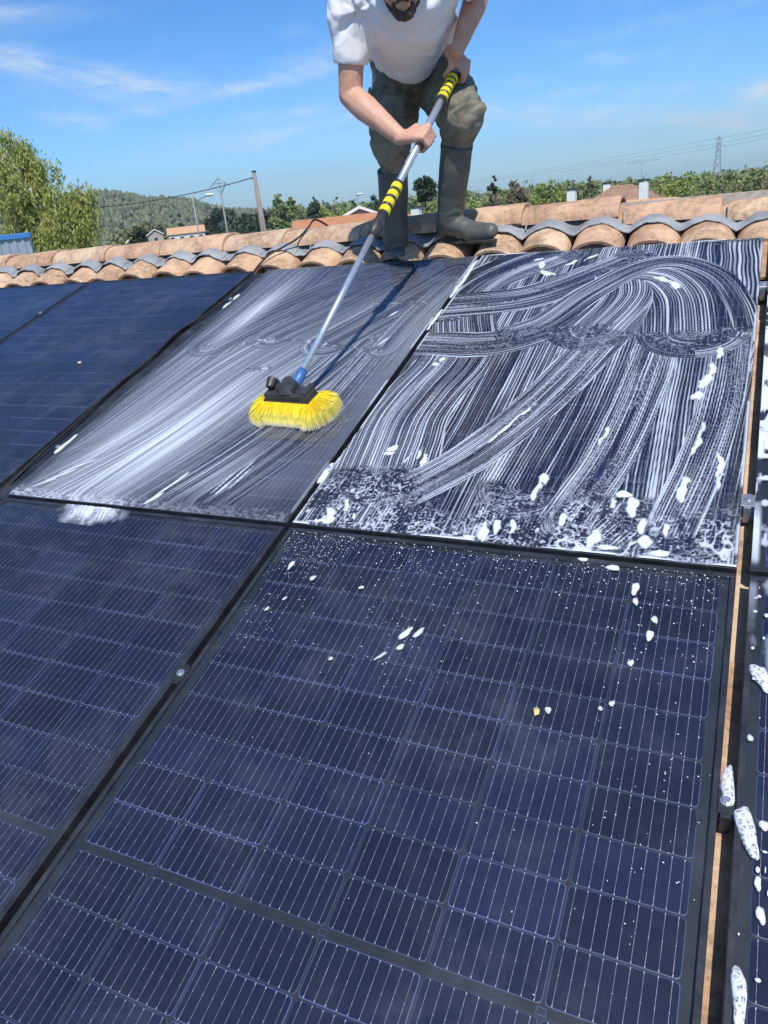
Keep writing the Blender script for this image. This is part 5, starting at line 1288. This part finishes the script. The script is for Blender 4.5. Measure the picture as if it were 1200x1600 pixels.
for i, (ax, el, D, w, lab, mt) in enumerate([
        (-.262, -.0030, 110, 7, 'mid green tree right of the bare tree', L_MID), (-.238, -.0035, 95, 6, 'fresh green tree with rounded top in the middle of the right horizon', L_SPR),
        (-.214, -.0065, 100, 6, 'green tree directly left of the first white chimney', L_MID), (-.186, -.0070, 120, 7, 'dull green tree behind the brown tiled roof', L_OLV), (-.150, -.0105, 120, 7, 'tree top showing over the brown roof apex', L_MID),
        (-.108, -.0120, 60, 5, 'light green bush right of the last white chimney', L_SPR), (-.088, -.0105, 52, 4.4, 'tallest light green bush near the foot of the pylon', L_SPR), (-.066, -.0150, 46, 4.2, 'mixed green bush left of the pylon foot', L_MID),
        (-.040, -.0095, 36, 3.2, 'olive green leafy tree at the pylon foot', L_OLV), (-.018, -.0125, 34, 3.4, 'olive green leafy tree right of the pylon', L_OLV), (.005, -.0085, 33, 3.6, 'olive green leafy tree at the right edge', L_OLV),
        (.035, -.0105, 36, 4.2, 'olive green tree beyond the right edge', L_OLV), (-.295, -.0070, 100, 7, 'green tree behind the bare tree', L_MID), (-.345, -.0120, 90, 8, 'light green tree between boot and dark fir', L_SPR),
        (-.375, -.0080, 110, 7, 'green tree right behind the boot', L_MID), (-.445, -.0070, 130, 9, 'green tree behind the left boot', L_OLV), (-.545, -.0040, 140, 9, 'light green tree behind the red roof', L_SPR), (-.590, .0030, 170, 9, 'grey green tree behind the cedar pair', L_OLV), (-.640, .0000, 175, 11, 'grey green tree left of the ragged cedar', L_OLV)]):
    tree('leafy_tree', ax, el+(.007 if ax > -.27 else .003), D, w*1.1, lab, mat=mt, n=3000 if D < 70 else 2000, size=.0029*D*.75, nb=22, seed=60+i, base=.08, el_base=None)

# houses far off
M_ROOF = NT('far_roof_tiles')
def _rf(t, a, b, sc_=(1, 1, 1)):
    v = t.coord('Object'); n = t.noise(v, 1.2, 5, .7); n2 = t.noise(v, 9, 4, .7)
    w = t.n('ShaderNodeTexWave'); w.bands_direction = 'X'; t.L(v, w.inputs[0]); w.inputs['Scale'].default_value = 1.4; w.inputs['Distortion'].default_value = .4
    c = t.ramp(t.math('MULTIPLY_ADD', n2, .5, t.math('MULTIPLY', n, .5)), [(.35, a), (.65, b)])
    return t.done(t.pbr(c, .9, 0, t.bump(w.outputs[1], .6, .05), .2))
M_ROOF = _rf(M_ROOF, (.40, .17, .085), (.55, .27, .14)); M_ROOF2 = _rf(NT('brown_roof_tiles'), (.24, .14, .09), (.42, .27, .18)); M_ROOF3 = _rf(NT('orange_roof_tiles'), (.55, .30, .17), (.66, .42, .25))
M_WALLW = simple('white_wall', (.70, .67, .60), .9); M_WALLB = simple('beige_wall', (.42, .36, .29), .9); M_WHITE = simple('white_paint', (.78, .78, .76), .6); M_WIN = simple('window_dark', (.04, .05, .07), .2, bump=0)
def gable_house(label, ax0, ax1, el_ridge, el_eave, D, depth, wall, roofm, along=True, windows=3, rot=0.0):
    """ridge along x when along, else ridge runs away from the viewer (gable to the front)"""
    a = bg(ax0, el_eave, D); b = bg(ax1, el_eave, D); W = b.x-a.x; cx = (a.x+b.x)/2; zr = bg(ax0, el_ridge, D).z; ze = a.z; z0 = gz(cx, a.y)-.5
    rot = math.atan(-(ax0+ax1)/2); W *= math.cos(rot)
    root = empty('distant_house', (cx, a.y, z0), rot); tag(root, label, 'house'); h = ze-z0; hr = zr-z0
    w = MB(); w.box(-W/2+.3, W/2-.3, 0.3, depth-.3, 0, h)
    if along: w.add([(-W/2+.3, .3, h+.002), (-W/2+.3, depth-.3, h+.002), (-W/2+.3, depth/2, hr-.1), (W/2-.3, .3, h+.002), (W/2-.3, depth-.3, h+.002), (W/2-.3, depth/2, hr-.1)], [(0, 2, 1), (3, 4, 5)])
    else: w.add([(-W/2+.3, .3, h+.002), (W/2-.3, .3, h+.002), (0, .3, hr-.15), (-W/2+.3, depth-.3, h), (W/2-.3, depth-.3, h), (0, depth-.3, hr-.15)], [(0, 1, 2), (4, 3, 5)])
    w.build('wall', wall, root)
    r = MB(); th = .16
    if along: 
        for s in ((0, depth/2), (depth, depth/2)):
            vs = [(-W/2, s[0], h-.05), (W/2, s[0], h-.05), (W/2, s[1], hr), (-W/2, s[1], hr)]; vs += [(x, y, z-th) for x, y, z in vs]; r.add(vs, [(0, 1, 2, 3), (7, 6, 5, 4), (0, 4, 5, 1), (1, 5, 6, 2), (2, 6, 7, 3), (3, 7, 4, 0)])
    else:
        for s in (-1, 1):
            vs = [(s*W/2, 0, h-.05), (s*W/2, depth, h-.05), (0, depth, hr), (0, 0, hr)]; vs += [(x, y, z-th) for x, y, z in vs]; r.add(vs, [(0, 1, 2, 3), (7, 6, 5, 4), (0, 4, 5, 1), (1, 5, 6, 2), (2, 6, 7, 3), (3, 7, 4, 0)])
    rr = r.build('roof', roofm, root)
    if not along:
        bb = MB()
        for s in (-1, 1):
            p0 = V3((s*(W/2+.05), -.06, h-.28)); p1 = V3((0, -.06, hr-.20)); vs = [p0, p1, p1+V3((0, 0, .24)), p0+V3((0, 0, .24))]; vs += [v_+V3((0, .05, 0)) for v_ in vs]; bb.add(vs, [(0, 1, 2, 3), (7, 6, 5, 4), (0, 4, 5, 1), (2, 6, 7, 3)])
        bb.build('barge_board', M_WHITE, root)
    for k in range(windows):
        x = -W/2+W*(k+.5)/windows; wn = MB(); wn.box(x-.5, x+.5, .22, .29, h-1.9, h-.8); wo = wn.build('window', M_WIN, root)
        fr = MB(); fr.box(x-.58, x+.58, .2, .215, h-1.98, h-1.9); fr.box(x-.58, x+.58, .2, .215, h-.8, h-.72); fr.box(x-.58, x-.5, .2, .215, h-1.9, h-.8); fr.box(x+.5, x+.58, .2, .215, h-1.9, h-.8); fr.build('frame', M_WHITE, wo)
    return root, W, h, hr
gable_house('long low house with orange roof and white wall on the left', -.842, -.7665, -.0095, -.0185, 170, 9, M_WALLW, M_ROOF3, windows=4)
gable_house('smaller orange roofed house left of the long one', -.884, -.848, -.0085, -.0165, 175, 9, M_WALLB, M_ROOF3, False, windows=1)
gable_house('little red roof peeping over the ridge at left', -.930, -.905, -.0180, -.0240, 90, 4, M_WALLB, M_ROOF3, False, windows=0)
g1, W1, h1, hr1 = gable_house('red tiled house with white edged gable behind the ridge', -.5680, -.4340, -.0056, -.0300, 62, 9, M_WALLB, M_ROOF, False, windows=0)
gable_house('lower red roofed wing in front of the gabled house', -.612, -.468, -.0165, -.0300, 56, 5, M_WALLB, M_ROOF, True, windows=0)
gable_house('right hand red roof slope seen past the left boot', -.470, -.408, -.0230, -.0400, 58, 5, M_WALLB, M_ROOF, True, windows=0)
def hip_house():
    D = 48; a = bg(-.2010, -.0320, D); b = bg(-.1130, -.0320, D); z0 = gz(a.x, a.y)-.5; root = empty('distant_house', ((a.x+b.x)/2, a.y, z0)); tag(root, 'brown tiled hipped roof on the right horizon with white chimneys', 'house')
    W = (b.x-a.x)/2; h = a.z-z0; hr = bg(0, -.0125, D).z-z0; m = MB(); m.box(-W+.3, W-.3, .3, 5.7, 0, h); m.build('wall', M_WALLW, root)
    m = MB(); m.add([(-W, 0, h), (W, 0, h), (W, 6, h), (-W, 6, h), (-.35*W, 3, hr), (.15*W, 3, hr), (-W, 0, h-.15), (W, 0, h-.15), (W, 6, h-.15), (-W, 6, h-.15)], [(0, 1, 5, 4), (1, 2, 5), (2, 3, 4, 5), (3, 0, 4), (0, 6, 7, 1), (1, 7, 8, 2), (2, 8, 9, 3), (3, 9, 6, 0), (9, 8, 7, 6)]); m.build('roof', M_ROOF2, root)
hip_house()
def chimney(ax, el0, el1, D, w, label):
    p = bg(ax, el0, D); q = bg(ax, el1, D); root = empty('chimney_stack', (p.x, p.y, q.z)); tag(root, label, 'chimney', 'white chimneys on the right horizon'); H = p.z-q.z
    m = MB(); m.box(-w/2, w/2, -w/2, w/2, -2.5, H); m.build('shaft', M_WHITE, root)
    m = MB(); m.box(-w*.62, w*.62, -w*.62, w*.62, H+.06, H+.11); 
    for sx in (-1, 1):
        for sy in (-1, 1): m.box(sx*w*.4-.03, sx*w*.4+.03, sy*w*.4-.03, sy*w*.4+.03, H+.0002, H+.0598)
    m.build('cap', M_DARKM, root)
chimney(-.2110, -.0125, -.0270, 50, .50, 'white mottled chimney left of the brown roof')
chimney(-.1690, -.0095, -.0160, 54, .45, 'short white chimney behind the brown roof apex, with a red tip')
chimney(-.1270, -.0105, -.0230, 46, .45, 'tall white chimney with dark cap right of the brown roof')
chimney(-.4170, -.0155, -.0330, 55, .62, 'pale block chimney seen between the boots')
def near_hip():
    root = empty('distant_house', bg(-.17, -.036, 22)); tag(root, 'orange roof whose scalloped hip tiles show just above the ridge', 'house'); o0 = root.location; m = MB(); rr = random.Random(4)
    a = bg(-.262, -.0300, 20)-o0; b = bg(-.090, -.0335, 26)-o0; n = 24
    for k in range(n):
        p = a.lerp(b, k/n); q = a.lerp(b, (k+1.25)/n); p.z += rr.uniform(-.006, .006); t = MB(); m.tube([p, q], [.085, .070], 10)
    m.build('hip_tiles', M_ROOF3, root, True)
    s = MB(); s.add([a, b, b+V3((.5, -3, -1.0)), a+V3((-1.5, -3, -1.0)), b+V3((1, 4, -1.2)), a+V3((-1, 4, -1.2))], [(0, 3, 2, 1), (0, 1, 4, 5)]); s.build('roof', M_ROOF3, root)
    w = MB(); w.box(a.x-.6, b.x+.4, -2, 4, -6, -1.0); w.build('wall', M_WALLW, root)
near_hip()
def low_wall():
    p = bg(-.245, -.0315, 60); root = MB(); root.box(p.x-1, p.x+4.2, p.y, p.y+.3, p.z-3, p.z+.12); o = root.build('boundary_wall', M_WALLW); tag(o, 'thin white wall in front of the trees right of the bare tree', 'wall')
low_wall()
# poles, lamps, wires
M_WOOD = simple('weathered_wood', (.26, .22, .19), .85, nscale=12); M_CONC = simple('concrete', (.26, .25, .23), .85); M_STEEL = simple('grey_steel', (.30, .33, .37), .5, .3)
def utility():
    t = bg(-.6637, .0530, 52); z0 = gz(t.x, t.y); r = empty('utility_pole', (t.x, t.y, z0)); tag(r, 'brown wooden utility pole carrying the black cable, left of the man', 'pole'); H = t.z-z0
    m = MB(); m.tube([(0, 0, 0), (0, 0, H)], [.20, .15], 10); m.tube([(.42, 0, 0), (.08, 0, H*.93)], [.13, .10], 8); m.build('post', M_WOOD, r, True)
    m = MB(); m.tube([(-.35, 0, H-.35), (.1, 0, H-.35)], .05, 8); m.box(-.12, .12, -.12, .12, H, H+.12); m.build('bracket', M_DARKM, r)
    a = V3((t.x-.3, t.y, t.z-.35)); b = bg(-1.40, .0720, 40); pts = []
    mid = bg(-.9903, .0329, 46)
    for k in range(25):
        s = k/24; p = a.lerp(b, s); q = 4*s*(1-s); p.z -= 1.15*q; pts.append(p)
    w = MB(); w.tube(pts, .035, 6); o = w.build('overhead_cable', M_CABLE, smooth=True); tag(o, 'thick black overhead cable sagging from the wooden pole towards the birch', 'cable')
utility()
def concrete_pole():
    t = bg(-.7270, .0310, 95); z0 = gz(t.x, t.y); r = empty('concrete_pole', (t.x, t.y, z0)); tag(r, 'double legged concrete pole with a triangular iron head', 'pole'); H = t.z-z0
    m = MB(); m.tube([(0, 0, 0), (0, 0, H)], [.20, .12], 8); m.tube([(1.0, 0, 0), (.15, 0, H*.45)], [.16, .10], 8); m.build('post', M_CONC, r, True)
    m = MB()
    for s in (-1, 1):
        m.tube([(0, 0, H-.1), (s*1.15, 0, H+1.3)], .07, 6); m.tube([(s*1.15, 0, H+1.3), (0, 0, H+2.0)], .05, 6); m.tube([(s*1.15, 0, H+1.3), (s*1.7, 0, H+.9)], .05, 6)
    m.tube([(-1.15, 0, H+1.3), (1.15, 0, H+1.3)], .05, 6); m.tube([(0, 0, H), (0, 0, H+2.0)], .05, 6); m.build('iron_head', M_STEEL, r)
concrete_pole()
def street_lamp(ax, el, D, arm, label, sc_=1.0):
    t = bg(ax, el, D); z0 = gz(t.x, t.y); r = empty('street_lamp', (t.x, t.y, z0)); tag(r, label, 'street lamp'); H = t.z-z0
    m = MB(); m.tube([(0, 0, 0), (0, 0, H)], [.10*sc_, .06*sc_], 8); m.build('post', M_STEEL, r, True)
    if arm:
        m = MB(); m.tube([(0, 0, H-1.4), (arm*.4, 0, H-.55), (arm*.9, 0, H-.22)], .05*sc_, 6); m.build('arm', M_STEEL, r)
    m = MB(); m.ball((arm*1.0, 0, H-.2), (.62*sc_, .3, .17*sc_), 12, 8); m.build('lamp_head', M_WHITE, r, True)
street_lamp(-.7805, .0335, 80, 2.6, 'street lamp with white head on a long arm left of the concrete pole', 1.1)
street_lamp(-.5035, .0110, 120, .6, 'small white street lamp next to the little cypress')
street_lamp(-.2640, -.0235, 45, .0, 'small dark lamp post in front of the horizon trees', .5)
def antenna():
    p = bg(-.1303, .0106, 46); m = MB(); z = bg(-.1303, -.0100, 46).z; r = empty('tv_antenna', (p.x, p.y, z)); tag(r, 'thin television antenna above the tall white chimney', 'antenna'); H = p.z-z
    m.tube([(0, 0, 0), (0, 0, H)], .012, 6); m.build('mast', M_STEEL, r)
    m = MB(); m.tube([(-.75, 0, H), (.95, 0, H+.05)], .012, 5)
    for k in range(7): x = -.72+k*.26; m.tube([(x, -.1, H-.09 if k < 2 else H), (x, .1, H+.09 if k < 2 else H+.02)], .010, 4)
    m.build('aerial', M_STEEL, r)
antenna()
def pylon():
    D = 560; t = bg(-.0491, .0285, D); z0 = gz(t.x, t.y); H = t.z-z0; r = empty('electricity_pylon', (t.x, t.y, z0)); tag(r, 'grey lattice electricity pylon on the right horizon', 'pylon')
    m = MB(); lv = [0, .2, .38, .54, .68, .80, .90, 1.0]; wd = [3.6, 2.7, 2.1, 1.6, 1.25, 1.0, .8, .15]; R_ = .14
    for i in range(7):
        for sx, sy in ((-1, -1), (1, -1), (1, 1), (-1, 1)): m.tube([(sx*wd[i], sy*wd[i], lv[i]*H), (sx*wd[i+1], sy*wd[i+1], lv[i+1]*H)], R_, 4)
        for s in (-1, 1):
            m.tube([(-wd[i], s*wd[i], lv[i]*H), (wd[i+1], s*wd[i+1], lv[i+1]*H)], R_*.75, 4); m.tube([(wd[i], s*wd[i], lv[i]*H), (-wd[i+1], s*wd[i+1], lv[i+1]*H)], R_*.75, 4)
            m.tube([(s*wd[i], -wd[i], lv[i]*H), (s*wd[i+1], wd[i+1], lv[i+1]*H)], R_*.75, 4)
    m.build('lattice_tower', M_STEEL, r)
    m = MB(); 
    for lz, w_ in ((.93, 2.6), (.82, 3.4), (.71, 2.6)):
        for s in (-1, 1): m.tube([(0, 0, lz*H), (s*w_, 0, lz*H)], R_*.8, 4); m.tube([(0, 0, lz*H+1.6), (s*w_, 0, lz*H)], R_*.6, 4)
    m.build('cross_arms', M_STEEL, r)
    for (e0, e1, e2, lab) in ((.0128, .0262, .0305, 'highest of the three power lines crossing the right sky'), (.0121, .0212, .0262, 'middle of the three power lines crossing the right sky'), (.0112, .0170, .0228, 'lowest of the three power lines crossing the right sky')):
        w = MB(); A = bg(-.42, e0-.003, 1000); B_ = bg(-.049, e1, D); C_ = bg(.03, e2+.003, 420); D_ = bg(.35, e2+.02, 300)
        pts = []
        for (u_, v_, sg) in ((A, B_, 2.5), (B_, C_, .6), (C_, D_, .5)):
            for k in range(9): s = k/8; p = u_.lerp(v_, s); p.z -= sg*4*s*(1-s); pts.append(p)
        w.tube(pts, .065, 4); o = w.build('power_line', M_STEEL); tag(o, lab, 'power line', 'power lines on the pylon')
pylon()
def shed():
    c = bg(-1.1440, 0, 16); zt = bg(0, .0065, 16).z; z0 = gz(c.x, c.y); r = empty('metal_shed', (c.x, c.y, z0), math.radians(47)); tag(r, 'grey corrugated metal shed with a blue roof edge at the left', 'shed'); W = 4.0; H = zt-z0
    m = MB(); n = 76; vs = []
    for k in range(n+1):
        x = -W+W*k/n; y = -.04+.03*(1 if (k//2) % 2 else 0); vs += [(x, y, 0), (x, y, H-.12)]
    m.add(vs, [(2*k, 2*k+2, 2*k+3, 2*k+1) for k in range(n)]); m.box(-W, 0, 0, 1.6, 0, H-.14)
    m.build('corrugated_wall', simple('galvanised_sheet', (.36, .40, .46), .45, .3, var=.15, nscale=3), r)
    m = MB(); m.box(-W-.05, .04, -.08, 1.7, H-.13, H, bev=.01); m.build('roof_trim', simple('blue_paint', (.05, .20, .50), .5), r)
shed()
# ---------------------------------------------------------------- haze
def haze():
    t = NT('haze'); v = t.n('ShaderNodeVolumePrincipled'); v.inputs['Color'].default_value = (.80, .88, 1.0, 1); v.inputs['Density'].default_value = HAZE; v.inputs['Anisotropy'].default_value = .2
    t.L(v.outputs[0], t.out.inputs['Volume']); m = MB(); m.box(-2600, 2600, -300, 2600, -60, 115); o = m.build('haze', t.m); tag(o, 'thin pale summer haze in the air over the land', 'haze', kind='stuff')
HAZE = .00022
haze()
